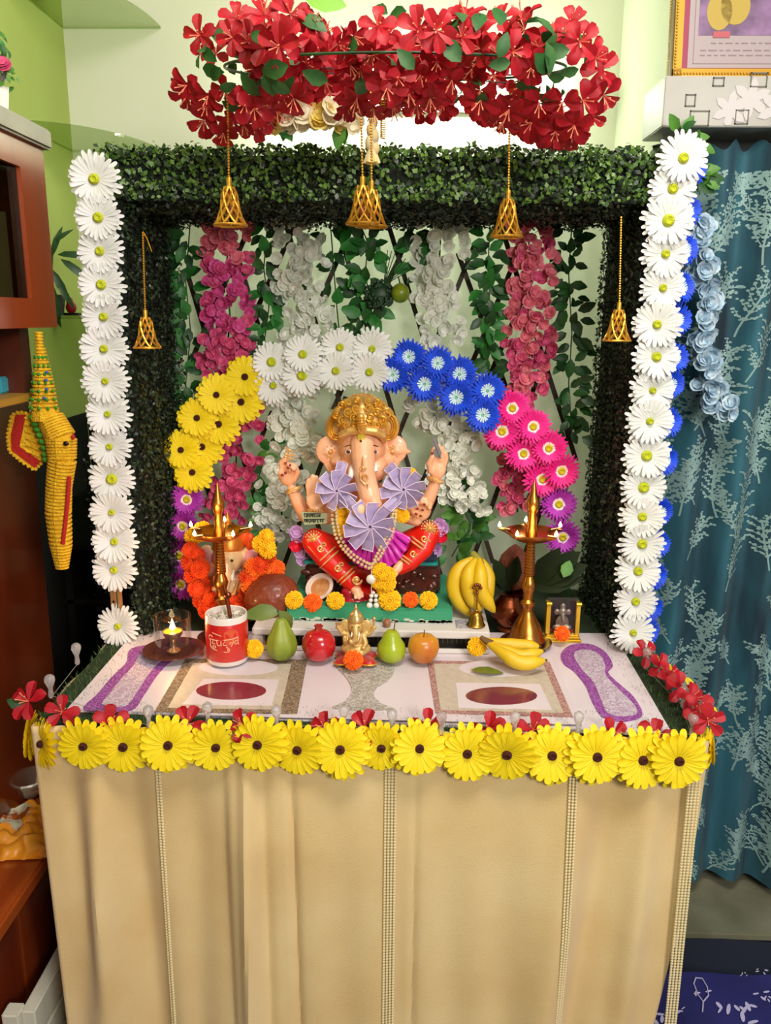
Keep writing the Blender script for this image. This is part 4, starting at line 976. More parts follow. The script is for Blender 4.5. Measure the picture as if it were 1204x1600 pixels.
# brass lamps
def lamp(label, bx, by, Y):
    c = at(bx, by, Y=Y); c.z = ZT if Y < .35 else .757
    top = at(bx+4 if bx > 600 else bx-16, 757, Y=Y).z
    t = thing('brass_oil_lamp', label, 'oil lamp', c)
    k = (top-c.z)/250      # metres per photo pixel of height
    h = lambda y: (1008-y)*k
    rr = .00121
    prof = [(30, 1008), (31, 1004), (27, 998), (25, 990), (20, 978), (14, 968), (10, 960), (8, 954), (9, 951), (12, 947), (12, 943), (8, 939), (8, 930), (10, 924), (12, 918), (10, 911), (8, 906), (7, 902)]
    for i in range(11):
        y = 900-i*4.6; w = 9-i*.22; prof += [(w, y), (w, y-2.2), (w-1.6, y-2.6), (w-1.6, y-4.2)]
    prof += [(6, 848), (7, 842), (7, 838)]
    b = MB(); b.lathe([(r*rr, h(y)) for r, y in prof], c, 28); obj('stem', b, brass, t)
    zt = h(838); b = MB()
    n = 60; rows = [(7, 848, 0), (22, 846, 0), (34, 840, .25), (41, 833, 1), (41.5, 831.5, 1), (38, 833, 1), (30, 839, .2), (8, 841, 0)]
    vs = []
    for r, y, w in rows:
        for j in range(n):
            a = 2*PI*j/n; sp = max(0, math.cos(5*(a-.35)))**10; q = (r+14*sp*w)*rr; vs.append(c+Vector((q*math.cos(a), q*math.sin(a), h(y)-.002*sp*w)))
    b.add(vs, [(i*n+j, i*n+(j+1) % n, (i+1)*n+(j+1) % n, (i+1)*n+j) for i in range(len(rows)-1) for j in range(n)]); obj('oil_tray', b, brass, t)
    b = MB(); b.lathe([(r*rr, h(y)) for r, y in [(9, 842), (9, 830), (7, 824), (8, 814), (6, 806), (8, 801), (10, 795), (11, 789), (9, 782), (6, 776), (5, 770), (3, 762), (1, 755)]], c, 24); obj('finial', b, brass, t)
    for i in range(5):
        a = .35+2*PI*i/5; q = c+Vector((math.cos(a)*51*rr, math.sin(a)*51*rr, h(831)+.001))
        b = MB(); b.tube([q-Vector((math.cos(a)*.02, math.sin(a)*.02, .002)), q], .0012, 5); w = obj('wick', b, mat('wick', '#c9b48c', .8), t)
        b = MB(); b.lathe([(.0001, 0), (.0030, .002), (.0034, .0045), (.002, .008), (.0001, .012)], q, 10, False); obj('flame', b, flame_m, w)
    return c, h
c1, _ = lamp('tall brass oil lamp with lit wicks standing right before the copper pot', 821, 1004, .335)
c2, _ = lamp('tall brass oil lamp with lit wicks behind the red mug on the left', 349, 1004, .345)
for c in (c1, c2):
    l = bpy.data.lights.new('wick_light', 'POINT'); l.energy = .35; l.color = (1, .62, .28); l.shadow_soft_size = .02
    o = bpy.data.objects.new('wick_light', l); COL.objects.link(o); o.location = c+Vector((0, -.055, .245))
def saucer(label, c, r, m, name='saucer'):
    b = MB(); b.lathe([(r*.55, 0), (r*.6, .001), (r, .008), (r*1.02, .009), (r*.97, .0095), (r*.6, .003), (.0001, .0025)], c, 36); return tag(obj(name, b, m), label, 'saucer')
dk = mat('saucer_brown', '#3a1a16', .3, coat=.4)
saucer('dark brown plate under the brass lamp behind the small banana bunch', Vector((c1.x, c1.y, .7569)), .050, dk)
saucer('dark brown plate under the brass lamp behind the red mug', Vector((c2.x, c2.y, .7515)), .050, dk)
for t in [o for o in bpy.data.objects if o.name.startswith('brass_oil_lamp')]:
    t.location.z += .004 if t.location.x > 0 else .0

# glass lantern with small lamp
def lantern():
    c = at(262, 1034, Z=ZT); c.y += .040; c.z = ZT-.0005
    t = thing('smoked_glass_plate', 'smoky brown glass plate under the glass lantern', 'plate', c); b = MB(); b.lathe([(.030, 0), (.034, .0005), (.056, .009), (.058, .010), (.055, .0105), (.032, .002), (.0001, .0018)], c, 40); obj('plate', b, mat('smoked_glass', '#5a3430', .12, trans=.3, coat=.6), t)
    t = thing('glass_chimney', 'clear glass cylinder around the small lit lamp at the left', 'glass', c+Vector((0, 0, .003)))
    H = at(262, 962, Y=c.y).z-c.z; b = MB(); b.lathe([(.034, .0035), (.0352, H), (.0342, H), (.0330, .0045)], c, 40, False); b.tube([c+Vector((.0347*math.cos(a), .0347*math.sin(a), H)) for a in [2*PI*i/40 for i in range(41)]], .0008, 5, False); obj('cylinder', b, glass, t)
    t = thing('small_brass_lamp', 'small brass cup lamp with a burning orange wick inside the glass', 'oil lamp', c+Vector((0, 0, .003)))
    b = MB(); b.lathe([(.013, .004), (.013, .007), (.006, .012), (.004, .020), (.005, .024), (.012, .030), (.018, .040), (.019, .046), (.0175, .046), (.010, .036), (.0001, .034)], c, 30); obj('cup', b, mat('lamp_metal', '#b89a78', .25, .9), t)
    b = MB(); b.lathe([(.0175, .0445), (.0001, .0445)], c, 24, False); obj('oil', b, mat('oil_glow', '#e07a18', .2, emit='#ff7a12', estr=.8), t)  # oil emits on its own to stand for flame light in the cup
    b = MB(); b.lathe([(.0001, .046), (.0045, .050), (.005, .054), (.0025, .062), (.0001, .070)], c, 12, False); obj('flame', b, flame_m, t)
    l = bpy.data.lights.new('lantern_light', 'POINT'); l.energy = .5; l.color = (1, .55, .2); l.shadow_soft_size = .01
    o = bpy.data.objects.new('lantern_light', l); COL.objects.link(o); o.location = c+Vector((0, -.008, .078))
lantern()

# fruit
def fruit(name, label, px, py, Y, prof, m, n=32, ripple=None, stem=None, z=None):
    c = at(px, py, Y=Y); c.z = z or ZT
    t = thing(name, label, 'fruit', c); b = MB(); b.lathe(prof, c, n, True, None, ripple); obj('skin', b, m, t)
    return t, c
t, c = fruit('green_guava', 'ribbed pear-shaped green fruit with a leaf left of the pomegranate', 440, 1022, .235, [(.0001, 0), (.013, .001), (.022, .008), (.0275, .020), (.0285, .032), (.025, .046), (.018, .060), (.013, .072), (.009, .079), (.003, .082), (.0001, .082)], mat('guava_green', '#8f9a30', .45, var='#7a8c2a', vscale=24), 48, (7, .045))
b = MB(); b.tube([c+Vector((0, 0, .080)), c+Vector((-.006, .0, .096))], .0018, 6); obj('stem', b, dgreen, t)
inst('leaf', leaf_mesh('leaf_guava', .062, .034, mat('guava_leaf', '#6b7a34', .5, var='#546a2a', vscale=20), .25, .55), t, c+Vector((-.003, 0, .092)), Quaternion((0, 0, 1), PI+.4) @ Quaternion((0, 1, 0), -.2) @ Quaternion((1, 0, 0), -.9))
inst('leaf', leaf_mesh('leaf_guava2', .045, .024, MATS['guava_leaf'], .3, .5), t, c+Vector((-.003, 0, .096)), Quaternion((0, 1, 0), .9) @ Quaternion((1, 0, 0), 1.1))
t, c = fruit('pomegranate', 'shiny red pomegranate between the green fruit and the golden idol', 498, 1026, .235, [(.0001, 0), (.014, .001), (.026, .010), (.0315, .026), (.030, .042), (.021, .054), (.009, .059), (.0001, .059)], mat('pome_red', '#b3101c', .22, var='#c8202a', vscale=14, coat=.5), 36, (6, .018))
b = MB(); b.lathe([(.008, 0), (.0055, .006), (.0075, .012), (.0045, .012), (.003, .004)], c+Vector((0, 0, .057)), 12, True, None, (6, .18)); obj('crown', b, mat('pome_crown', '#a83428', .5), t)
t, c = fruit('green_pear', 'smooth green pear right of the golden idol', 611, 1026, .235, [(.0001, 0), (.014, .001), (.024, .009), (.0275, .022), (.025, .034), (.018, .044), (.0155, .052), (.010, .060), (.0001, .062)], mat('pear_green', '#96a81c', .3, var='#a4b428', vscale=14, coat=.2), 36)
b = MB(); b.tube([c+Vector((.004, 0, .060)), c+Vector((.007, -.002, .082))], .0011, 6); obj('stem', b, mat('stem_brown', '#5a3a1c', .7), t)
t, c = fruit('apple', 'yellow apple with a red blush right of the pear', 661, 1027, .235, [(.0001, .003), (.010, 0), (.018, .004), (.026, .016), (.0295, .030), (.027, .043), (.018, .051), (.008, .052), (.0001, .046)], mat('apple_skin', '#d09028', .35, var='#b0401c', vscale=9, stretch=(1, 1, .35), vpos=(.45, .75), coat=.2), 36)
b = MB(); b.tube([c+Vector((0, 0, .046)), c+Vector((.001, -.002, .064))], .0009, 5); obj('stem', b, MATS['stem_brown'], t)
q = at(604, 972, Y=.30); t = thing('betel_nut', 'small brown round nut standing on the stool behind the pear', 'nut', Vector((q.x, .30, SZ))); b = MB(); b.ell((q.x, .30, SZ+.0085), (.0085, .0085, .0092), 16, 10); obj('nut', b, mat('nut_brown', '#8a5a40', .4, var='#a87a58', vscale=90), t)

# bananas
ban = mat('banana_yellow', '#d2ac14', .45, var='#e0bc28', vscale=14); bant = mat('banana_tip', '#4a3418', .7); bang = mat('banana_stem', '#8f8a2e', .6)
def banana(t, pts, r, name='banana'):
    P = [Vector(p) for p in pts]; out = []; K = 16
    for i in range(K+1):
        u = i/K*(len(P)-1); k = min(int(u), len(P)-2); f = u-k; p0, p1, p2, p3 = P[max(k-1, 0)], P[k], P[k+1], P[min(k+2, len(P)-1)]
        out.append(.5*((2*p1)+(p2-p0)*f+(2*p0-5*p1+4*p2-p3)*f*f+(-p0+3*p1-3*p2+p3)*f**3))
    rs = [r*min(1, .30+1.5*(i/K)**.9, .22+3.4*(1-i/K)**.9) for i in range(K+1)]
    b = MB(); b.tube(out, rs, 12); o = obj(name, b, ban, t)
    b = MB(); d = (out[-1]-out[-2]).normalized(); b.tube([out[-1]-d*.002, out[-1]+d*.004], [rs[-1]*1.05, rs[-1]*.8], 8); obj('tip', b, bant, o)
    return out[0]
t = thing('small_banana_bunch', 'bunch of three ripe bananas lying on the board before the right lamp', 'bananas', at(806, 1045, Z=ZT))
def ab(x, y, Y): return at(x, y, Y=Y)
st0 = ab(757, 1002, .235)
banana(t, [ab(762, 1005, .235), ab(790, 1024, .205), ab(815, 1036, .195), ab(851, 1032, .20)], .0135)
banana(t, [ab(762, 1003, .237), ab(785, 1015, .225), ab(815, 1025, .215), ab(848, 1017, .22)], .0120)
banana(t, [ab(762, 1000, .24), ab(790, 1006, .25), ab(815, 1009, .25), ab(842, 1010, .245)], .0125)
b = MB(); b.tube([ab(750, 995, .24), ab(758, 1001, .237), ab(768, 1006, .236)], [.004, .0065, .008], 8); obj('stalk', b, mat('stalk_brown', '#6a4a20', .7), t)
t = thing('large_banana_bunch', 'upright bunch of yellow bananas on the stool beside the idol seat', 'bananas', at(738, 958, Z=SZ+.002))
banana(t, [ab(742, 872, .37), ab(716, 890, .36), ab(710, 925, .355), ab(735, 962, .35)], .0155)
banana(t, [ab(744, 873, .365), ab(732, 895, .345), ab(733, 925, .34), ab(750, 955, .335)], .0150)
banana(t, [ab(748, 873, .365), ab(750, 895, .340), ab(752, 925, .33), ab(772, 956, .335)], .0145)
banana(t, [ab(752, 874, .39), ab(762, 895, .39), ab(762, 920, .38), ab(758, 950, .38)], .0135)
b = MB(); b.tube([ab(738, 864, .38), ab(744, 872, .37), ab(746, 882, .365)], [.006, .010, .014], 10); obj('stalk', b, bang, t)

# brass hand bell
c = at(743, 981, Y=.315); c.z = SZ+.0013; t = thing('brass_hand_bell', 'small brass prayer bell with trident-like handle before the large bananas', 'bell', c)
b = MB(); b.lathe([(.018, 0), (.0185, .002), (.0165, .004), (.0145, .009), (.0125, .018), (.0105, .024), (.006, .028), (.004, .029)], c, 28); obj('bell_body', b, mat('bell_brass', '#a8823a', .32, 1), t)
b = MB(); b.tube([c+Vector((0, 0, .028)), c+Vector((0, 0, .066))], .0018, 8); b.ell(c+Vector((0, 0, .030)), .0035, 8, 6); obj('handle', b, MATS['bell_brass'], t)
b = MB()
for dx, dz in ((0, 0), (-.007, .004), (.007, .004), (0, .010), (0, -.006), (-.004, .009), (.004, .009)): b.ell(c+Vector((dx, 0, .073+dz)), .0035, 8, 6)
obj('handle_ornament', b, mat('ornament_copper', '#8a5038', .35, .9), t)

# copper pot with leaves and coconut
c = at(795, 985, Y=.42); c.z = .757+.008; t = thing('copper_pot', 'round copper water pot behind the right brass lamp', 'pot', c)
b = MB(); b.lathe([(.020, 0), (.030, .006), (.040, .022), (.042, .036), (.036, .052), (.026, .062), (.024, .068), (.031, .074), (.029, .075), (.022, .068)], c, 36); obj('pot_body', b, copper, t)
b = MB(); b.lathe([(.024, -.008), (.026, -.007), (.022, 0)], c, 30); obj('foot_ring', b, copper, t)
c0 = c+Vector((0, 0, .072)); q = at(812, 862, Y=.44)
t = thing('brown_coconut', 'brown husked coconut standing on the copper pot behind the right lamp', 'coconut', Vector((q.x, .44, c0.z)))
co = mat('coconut_husk', '#6b3020', .75, var='#8a4a30', vscale=40, stretch=(1, 1, .2), bump=.5, bscale=160)
b = MB(); b.lathe([(.004, 0), (.022, .010), (.034, .030), (.036, .052), (.028, .074), (.014, .090), (.004, .098), (.0001, .1)], (q.x-.01, .44, c0.z-.002), 28); obj('husk', b, co, t)
t = thing('betel_leaves', 'fan of large dark green leaves rising from the copper pot', 'leaves', c0)
LB = leaf_mesh('large_leaf', .10, .045, mat('betel_leaf', '#161f0e', .6, var='#202c14', vscale=14, spec=.12), .2, .15)
for (x, y, a, sc) in ((782, 905, 2.6, .62), (790, 912, 2.0, .8), (800, 905, 1.4, .7), (838, 905, 1.05, 1.0), (845, 905, .75, 1.15), (850, 908, .5, 1.1), (838, 912, .25, 1.1), (780, 918, 2.9, .6), (860, 900, .95, .9)):
    q = at(x, y, Y=.40); d = Vector((math.cos(a), -.25, math.sin(a))).normalized(); z = Vector((.1, -1, .5)); yv = z.cross(d).normalized(); z = d.cross(yv)
    inst('leaf', LB, t, q-d*.02, Matrix((d, yv, z)).transposed().to_quaternion(), sc)
inst('leaf', leaf_mesh('bright_small_leaf', .036, .026, lgreen, .2, .1), t, at(880, 902, Y=.375), face((0, -1, .3), 1.2), 1.0)

# gold photo stand with silver relief
c = at(876, 998, Y=.365); t = thing('gold_photo_stand', 'small gold pillar stand holding a silver relief at the right', 'shrine stand', c)
c.z = .757; gy = mat('stand_gold', '#d8ae2c', .3, .6)
w = .034; H = .088
for z0, z1, ww in ((0, .006, w+.004), (.006, .012, w+.001), (.012, .016, w-.002)):
    b = MB(); b.box(c+Vector((-ww, -.014, z0)), c+Vector((ww, .014, z1-.0002)), .0012); obj('base_step', b, gy, t)
for sx in (-1, 1):
    b = MB(); b.box(c+Vector((sx*w*.86-.004, -.010, .016)), c+Vector((sx*w*.86+.004, .010, H-.006)), .001); obj('pillar', b, gy, t)
    b = MB(); b.tube([c+Vector((sx*w*.86-.005, -.010, H-.008)), c+Vector((sx*w*.86+.005, -.010, H-.008))], .004, 10); obj('scroll', b, gy, t)
b = MB(); b.box(c+Vector((-w+.004, -.006, .016)), c+Vector((w-.004, -.002, H-.004))); obj('glass_front', b, thin_glass('stand_glass', '#e8e4e0', .3), t, False)
b = MB(); b.box(c+Vector((-w+.003, .004, .016)), c+Vector((w-.003, .008, H)), .001); obj('back_panel', b, mat('stand_back', '#2c2a26', .5), t)
organic('silver_relief', [('e', c+Vector((0, 0, .038)), (.014, .005, .016)), ('e', c+Vector((0, -.001, .060)), (.009, .005, .009)), ('e', c+Vector((-.012, 0, .060)), (.006, .003, .007)), ('e', c+Vector((.012, 0, .060)), (.006, .003, .007)), ('c', [c+Vector((0, -.003, .056)), c+Vector((.001, -.005, .046)), c+Vector((.005, -.004, .040))], (.004, .003, .0025)), ('e', c+Vector((0, 0, .072)), (.006, .004, .007)), ('e', c+Vector((-.010, -.002, .028)), (.010, .005, .006)), ('e', c+Vector((.010, -.002, .028)), (.010, .005, .006))], .0013, mat('relief_silver', '#a8a09a', .35, .6), t, 2)
b = MB()
for k in range(9): b.ell(c+Vector((-.02+.005*k, -.0005, .021+.002*(k % 2))), .0035, 8, 6)
obj('red_bead_row', b, mat('bead_red', '#a02018', .4), t, kind='stuff')

# ------------------------------------------------------------------ the large idol
random.seed(61)
K = .00132
def I(x, y, d=0, Y0=.455): return at(x, y, Y=Y0-d*K)
def kk(*a): return tuple(v*K for v in a)
def E_(x, y, d, rx, ry, rz, rot=0):
    return ('e', I(x, y, d), kk(rx, ry, rz), Matrix.Rotation(math.radians(rot), 3, 'Y'))
def C_(pts, rs): return ('c', [I(*p) for p in pts], [r*K for r in rs])
base = I(570, 935, 0)
idol = thing('elephant_god_idol', 'large painted seated elephant-headed idol with golden crown and red dhoti', 'idol', Vector((base.x, .44, zg)))
pr_ = [E_(566, 697, 32, 35, 30, 37), E_(545, 733, 36, 17, 16, 20), E_(588, 731, 36, 17, 16, 20), E_(566, 672, 28, 34, 26, 22),
    C_([(566, 692, 52), (567, 715, 62), (569, 738, 66), (573, 760, 66), (577, 776, 68)], [19, 18, 16, 16.5, 17]),
    C_([(577, 776, 68), (583, 788, 72), (574, 797, 78), (561, 795, 80)], [17, 14, 10, 8]),
    # ears
    E_(517, 704, 18, 24, 5, 24), E_(524, 722, 18, 18, 5, 20), E_(533, 735, 20, 10, 5, 13), C_([(512, 704, 18), (495, 707, 16)], [9, 3]), C_([(525, 720, 22), (545, 700, 26)], [10, 10]),
    E_(614, 702, 18, 22, 5, 23), E_(608, 718, 18, 17, 5, 19), E_(603, 730, 20, 9, 5, 12), C_([(620, 703, 18), (639, 706, 16)], [9, 3]), C_([(606, 718, 22), (588, 700, 26)], [10, 10]),
    # trunk of the body, belly and shoulders
    E_(568, 800, 8, 42, 28, 44), E_(572, 840, 14, 50, 36, 42), C_([(530, 778, 8), (610, 772, 8)], [19, 19]), C_([(567, 760, 10), (567, 735, 20)], [24, 22]),
    # raised right arm (viewer left) with hook
    C_([(528, 778, 4), (500, 800, 6), (478, 806, 12)], [15, 13, 12]), C_([(478, 806, 12), (466, 785, 16), (457, 766, 18)], [12, 10.5, 8.5]),
    E_(449, 743, 20, 14, 8, 17, -8), C_([(441, 735, 26), (439, 722, 30), (446, 716, 34)], [4.6, 4.2, 3.8]), C_([(447, 733, 27), (447, 722, 33), (453, 728, 37)], [4.4, 4.1, 3.6]),
    C_([(453, 735, 28), (456, 726, 34), (459, 733, 37)], [4.4, 4, 3.5]), C_([(438, 744, 27), (437, 738, 33), (443, 741, 36)], [4.2, 3.8, 3.4]), C_([(459, 750, 22), (465, 738, 27), (461, 728, 32)], [5, 4.5, 3.8]),
    # blessing hand
    C_([(528, 785, 18), (508, 808, 30), (495, 806, 40)], [14, 12, 10]), C_([(495, 806, 40), (493, 795, 44)], [10, 10]), E_(493, 780, 46, 15, 7, 18),
    C_([(483, 772, 47), (481, 758, 50), (482, 750, 51)], [4.6, 4.4, 3.6]), C_([(489, 770, 48), (488, 754, 51), (488, 744, 52)], [4.6, 4.4, 3.6]), C_([(495, 770, 48), (495, 756, 51), (494, 746, 52)], [4.6, 4.3, 3.6]),
    C_([(501, 773, 47), (502, 760, 50), (501, 752, 50)], [4.3, 4, 3.4]), C_([(505, 788, 46), (510, 778, 50), (507, 769, 53)], [5, 4.6, 4]),
    # raised left arm (viewer right) with axe
    C_([(610, 775, 4), (640, 800, 6), (660, 798, 10)], [15, 12.5, 11.5]), C_([(660, 798, 10), (670, 778, 14), (679, 756, 16)], [11.5, 10.5, 9]),
    E_(683, 732, 18, 13.5, 8, 18, 6), C_([(676, 722, 22), (676, 706, 26), (678, 699, 29)], [4.5, 4.2, 3.5]), C_([(683, 718, 22), (684, 704, 25), (685, 696, 27)], [4.5, 4.2, 3.5]),
    C_([(689, 720, 21), (691, 708, 24), (691, 700, 26)], [4.4, 4, 3.4]), C_([(694, 726, 20), (697, 716, 22), (696, 708, 25)], [4.2, 3.8, 3.2]), C_([(672, 736, 22), (670, 724, 28), (675, 714, 31)], [5, 4.5, 3.8]),
    # lower left hand resting on the knee
    C_([(612, 785, 16), (632, 806, 34), (650, 812, 46)], [14, 12, 10]), E_(658, 797, 50, 15, 9, 17, 10), C_([(650, 788, 56), (649, 779, 60), (652, 786, 64)], [4.6, 4.2, 3.8]), C_([(657, 786, 57), (657, 777, 61), (659, 785, 65)], [4.6, 4.2, 3.8]),
    C_([(664, 788, 56), (665, 780, 60), (666, 788, 64)], [4.5, 4.1, 3.7]), C_([(670, 793, 54), (672, 786, 58), (671, 794, 61)], [4.2, 3.8, 3.5]), C_([(647, 802, 54), (643, 794, 59), (648, 789, 62)], [5, 4.4, 3.8])]
organic('idol_body', pr_, .0021, skin, idol, 3)
# red dhoti legs
dh = [E_(576, 888, 14, 62, 32, 22), C_([(548, 872, 12), (515, 858, 28), (492, 845, 42)], [24, 24, 20]), C_([(492, 846, 42), (512, 872, 54), (536, 896, 62), (552, 914, 64)], [21, 19, 16, 13]),
      C_([(602, 868, 12), (640, 850, 28), (668, 834, 40)], [24, 22, 19]), C_([(668, 834, 40), (660, 858, 52), (640, 878, 60), (624, 888, 64)], [19, 16, 14, 11]), E_(562, 925, 40, 26, 26, 14)]
organic('dhoti', dh, .0024, redp, idol, 4)
organic('foot', [C_([(552, 915, 66), (557, 924, 74), (560, 930, 80)], [8, 8, 6]), C_([(556, 928, 80), (555, 934, 84)], [3, 2.6]), C_([(561, 929, 80), (561, 935, 84)], [2.8, 2.4]), C_([(565, 926, 78), (566, 932, 82)], [2.6, 2.2])], .0015, skin, idol, 2)
organic('foot', [C_([(626, 882, 66), (620, 889, 72), (615, 894, 76)], [8, 7, 5]), C_([(612, 892, 76), (609, 895, 79)], [2.8, 2.4]), C_([(616, 895, 77), (613, 899, 80)], [2.6, 2.2]), C_([(620, 896, 76), (618, 900, 79)], [2.4, 2])], .0015, skin, idol, 2)
# magenta pleated cloth over the lap
mg = mat('magenta_satin', '#b8129a', .28, var='#d63cba', vscale=9, coat=.2)
b = MB()
def sk(u, v):
    a = math.radians(-72+144*u); r = .35+.65*v
    x = 584+60*r*math.sin(a)*(.88 if a < 0 else 1); y = 806+82*r*math.cos(a)**.8+2; d = 44+26*math.cos(a)*(1-v*.35)+8*v+4.5*abs(math.sin(u*34))*v
    return I(x, y, d)
b.grid(sk, 130, 10); obj('magenta_cloth', b, mg, idol)
b = MB()
for k in range(13):
    u = (k+.5)/13; P = [sk(u, v)+Vector((0, -.002, 0)) for v in (.45, .62, .8, 1.0)]; b.tube(P, [.003, .0058, .0068, .006], 8, True)
obj('satin_pleats', b, mg, idol)
# face
dkb = mat('eye_dark', '#2a100c', .3)
for x in (544.5, 585):
    sgn = -1 if x < 566 else 1
    b = MB(); b.ell(I(x, 706, 60 if 0 else 61), kk(6.0, 3, 3.4), 14, 8, Matrix.Rotation(math.radians(14*sgn), 3, 'Y')); e = obj('eye', b, mat('eye_white', '#e8c8ba', .3, coat=.5), idol)
    b = MB(); b.ell(I(x+.5*sgn, 706, 63), kk(3.2, 1.8, 2.6), 10, 6); obj('pupil', b, mat('eye_brown', '#4a1a14', .3), e)
    b = MB(); b.tube([I(x-7*sgn, 698-.5, 62), I(x-1*sgn, 695.5, 62.5), I(x+6*sgn, 698, 58)], kk(.5, .9, .4), 5); obj('eyebrow', b, dkb, idol)
b = MB(); b.slab([I(558.5, 676, 67), I(570, 676, 67), I(570, 690, 69.5), I(567.5, 694.5, 70), I(564.2, 696, 70), I(561, 694.5, 70), I(558.5, 690, 69.5)], (0, .006, 0)); tk = obj('yellow_forehead_mark', b, mat('tilak_yellow', '#d8bc10', .5), idol, False)
b = MB(); b.ell(I(563.5, 689, 71), kk(1.8, 1, 2.2), 8, 6); obj('red_dot', b, mat('tilak_red', '#7a1408', .5), tk)
tsk = mat('tusk_white', '#f0ece4', .3, coat=.4)
b = MB(); b.tube([I(550, 728, 56), I(549, 736, 64), I(547.5, 744, 69), I(546.5, 750, 70)], kk(3.5, 4.6, 4.2, 1.5), 10); obj('tusk', b, tsk, idol)
b = MB(); b.tube([I(586, 726, 56), I(586, 732, 64), I(587, 737, 66)], kk(3.5, 4, 3), 10); obj('tusk', b, tsk, idol)
# gold reliefs on trunk, ears, ornaments
cgold = mat('relief_gold', '#e6aa5e', .34, .4, var='#f4c890', vscale=60)
def spiral(b, x, y, d, r, turns, w, a0=0, sg=1, n=26, yr=1):
    b.tube([I(x+r*(1-.8*i/n)*math.cos(a0+sg*turns*2*PI*i/n), y+yr*r*(1-.8*i/n)*math.sin(a0+sg*turns*2*PI*i/n), d) for i in range(n+1)], w*K, 5)
b = MB(); b.tube([I(567, 713, 82), I(567, 727, 83)], kk(.6, 2), 6)
spiral(b, 567, 731, 83, 5, 1.2, 1.3); spiral(b, 570, 747, 84, 6.5, 1.3, 1.4, PI); b.tube([I(562, 738, 82), I(563, 750, 83), I(570, 757, 84), I(575, 756, 84), I(574, 763, 85)], kk(1.1, 1.3, 1.4, 1.4, 1), 6); b.ell(I(567, 731, 85), 2.4*K, 8, 6)
obj('trunk_ornament', b, cgold, idol)
for x, sg in ((516, 1), (613, -1)):
    b = MB(); spiral(b, x, 706, 24, 8, 1.5, 1.5, 0, sg); b.ell(I(x, 706, 26), 3.4*K, 10, 6)
    for k in range(9): b.ell(I(x+9.5*math.cos(k*.7), 706+9.5*math.sin(k*.7), 24), 1.5*K, 6, 4)
    spiral(b, x+5*sg, 721, 24, 4.5, 1.2, 1.3, 1, -sg); obj('ear_ornament', b, cgold, idol)
# crown
crown = [C_([(531, 690, 48), (533, 680, 60), (545, 674, 66), (566, 671, 69), (587, 674, 66), (598, 680, 60), (600, 690, 48)], [4, 6, 6.5, 6.5, 6.5, 6, 4]), E_(566, 655, 36, 38, 30, 22), E_(566, 640, 34, 30, 26, 20), E_(566, 630, 30, 22, 20, 13),
    E_(524, 667, 22, 16, 5, 21), E_(608, 667, 22, 16, 5, 21), E_(529, 647, 24, 11, 5, 12), E_(603, 647, 24, 11, 5, 12), E_(541, 632, 28, 9, 6, 9), E_(591, 632, 28, 9, 6, 9), C_([(564, 672, 76), (564, 660, 78), (564, 650, 76)], [5.5, 6, 5])]
cr = organic('golden_crown', crown, .002, goldp, idol, 3)
b = MB()
for sg in (-1, 1):
    X = lambda v: 566+sg*v
    for r, w in ((19.5, 1.6), (15.5, 1.4), (11.5, 1.3)): b.tube([I(X(40)+sg*(r-3)*math.cos(a)*.78, 667+r*1.05*math.sin(a), 29) for a in [-1.75+3.4*i/18 for i in range(19)]], w*K, 6)
    for (vx, vy, r_, a_) in ((40, 647, 8, 0), (33, 634, 7, 1), (30, 656, 7.5, 2), (22, 644, 7.5, 1.2), (12, 652, 7, 2.5), (24, 664, 6, .4), (13, 664, 5.5, 2), (10, 638, 7, .7), (22, 629, 6, 2), (9, 626, 5.5, 1), (35, 662, 5, 1)):
        hh = 1-((vx)/40)**2-((649-vy)/36)**2; d_ = 37+33*math.sqrt(max(hh, .0)); d_ = max(d_, 31); spiral(b, X(vx), vy, d_, r_, 1.4, 1.7, a_, sg if vx % 2 else -sg)
    for k in range(11): a = .2+k*.27/1.9; b.ell(I(566+sg*(33-30*(1-math.cos(a))), 640-26*math.sin(a)+2, 32), 1.7*K, 6, 4)
for k in range(17): u = k/16; b.ell(I(535+62*u, 679-7*math.sin(PI*u), 55+18*math.sin(PI*u)), 1.6*K, 6, 4)
for k in range(5): b.tube([I(558.5, 668-4*k, 83), I(564, 669-4*k, 86), I(569.5, 668-4*k, 83)], 1.1*K, 5)
obj('scrollwork', b, gold, cr)
# bangles, hook, axe, modak, nails
def bangle(x, y, d, r, tilt, n=2):
    b = MB()
    for k in range(n):
        b.tube([I(x+r*math.cos(a)*math.cos(tilt)+k*4*math.sin(tilt), y+r*math.cos(a)*math.sin(tilt)+k*4*math.cos(tilt), d+r*math.sin(a)) for a in [2*PI*i/24 for i in range(25)]], 2*K, 6, False)
    for k in range(10): a = PI*k/9; b.ell(I(x+(r+1)*math.cos(a)*math.cos(tilt), y+2+(r+1)*math.cos(a)*math.sin(tilt), d+(r+1.5)*math.sin(a)), 1.5*K, 6, 4)
    obj('bangle', b, cgold, idol)
bangle(459, 764, 18, 11, -.35); bangle(679, 748, 16, 11.5, .25); bangle(493, 797, 44, 11.5, 0, 1); bangle(654, 806, 47, 11.5, -.4, 1)
b = MB(); b.tube([I(449, 722, 36), I(450, 708, 36)], 1.8*K, 6); spiral(b, 452, 706, 36, 7, 1.1, 1.6); spiral(b, 456, 714, 36, 5.5, 1.1, 1.4, 2); spiral(b, 447, 711, 37, 4, 1, 1.3); b.ell(I(446, 700, 36), 2.2*K, 6, 4); obj('goad', b, cgold, idol)
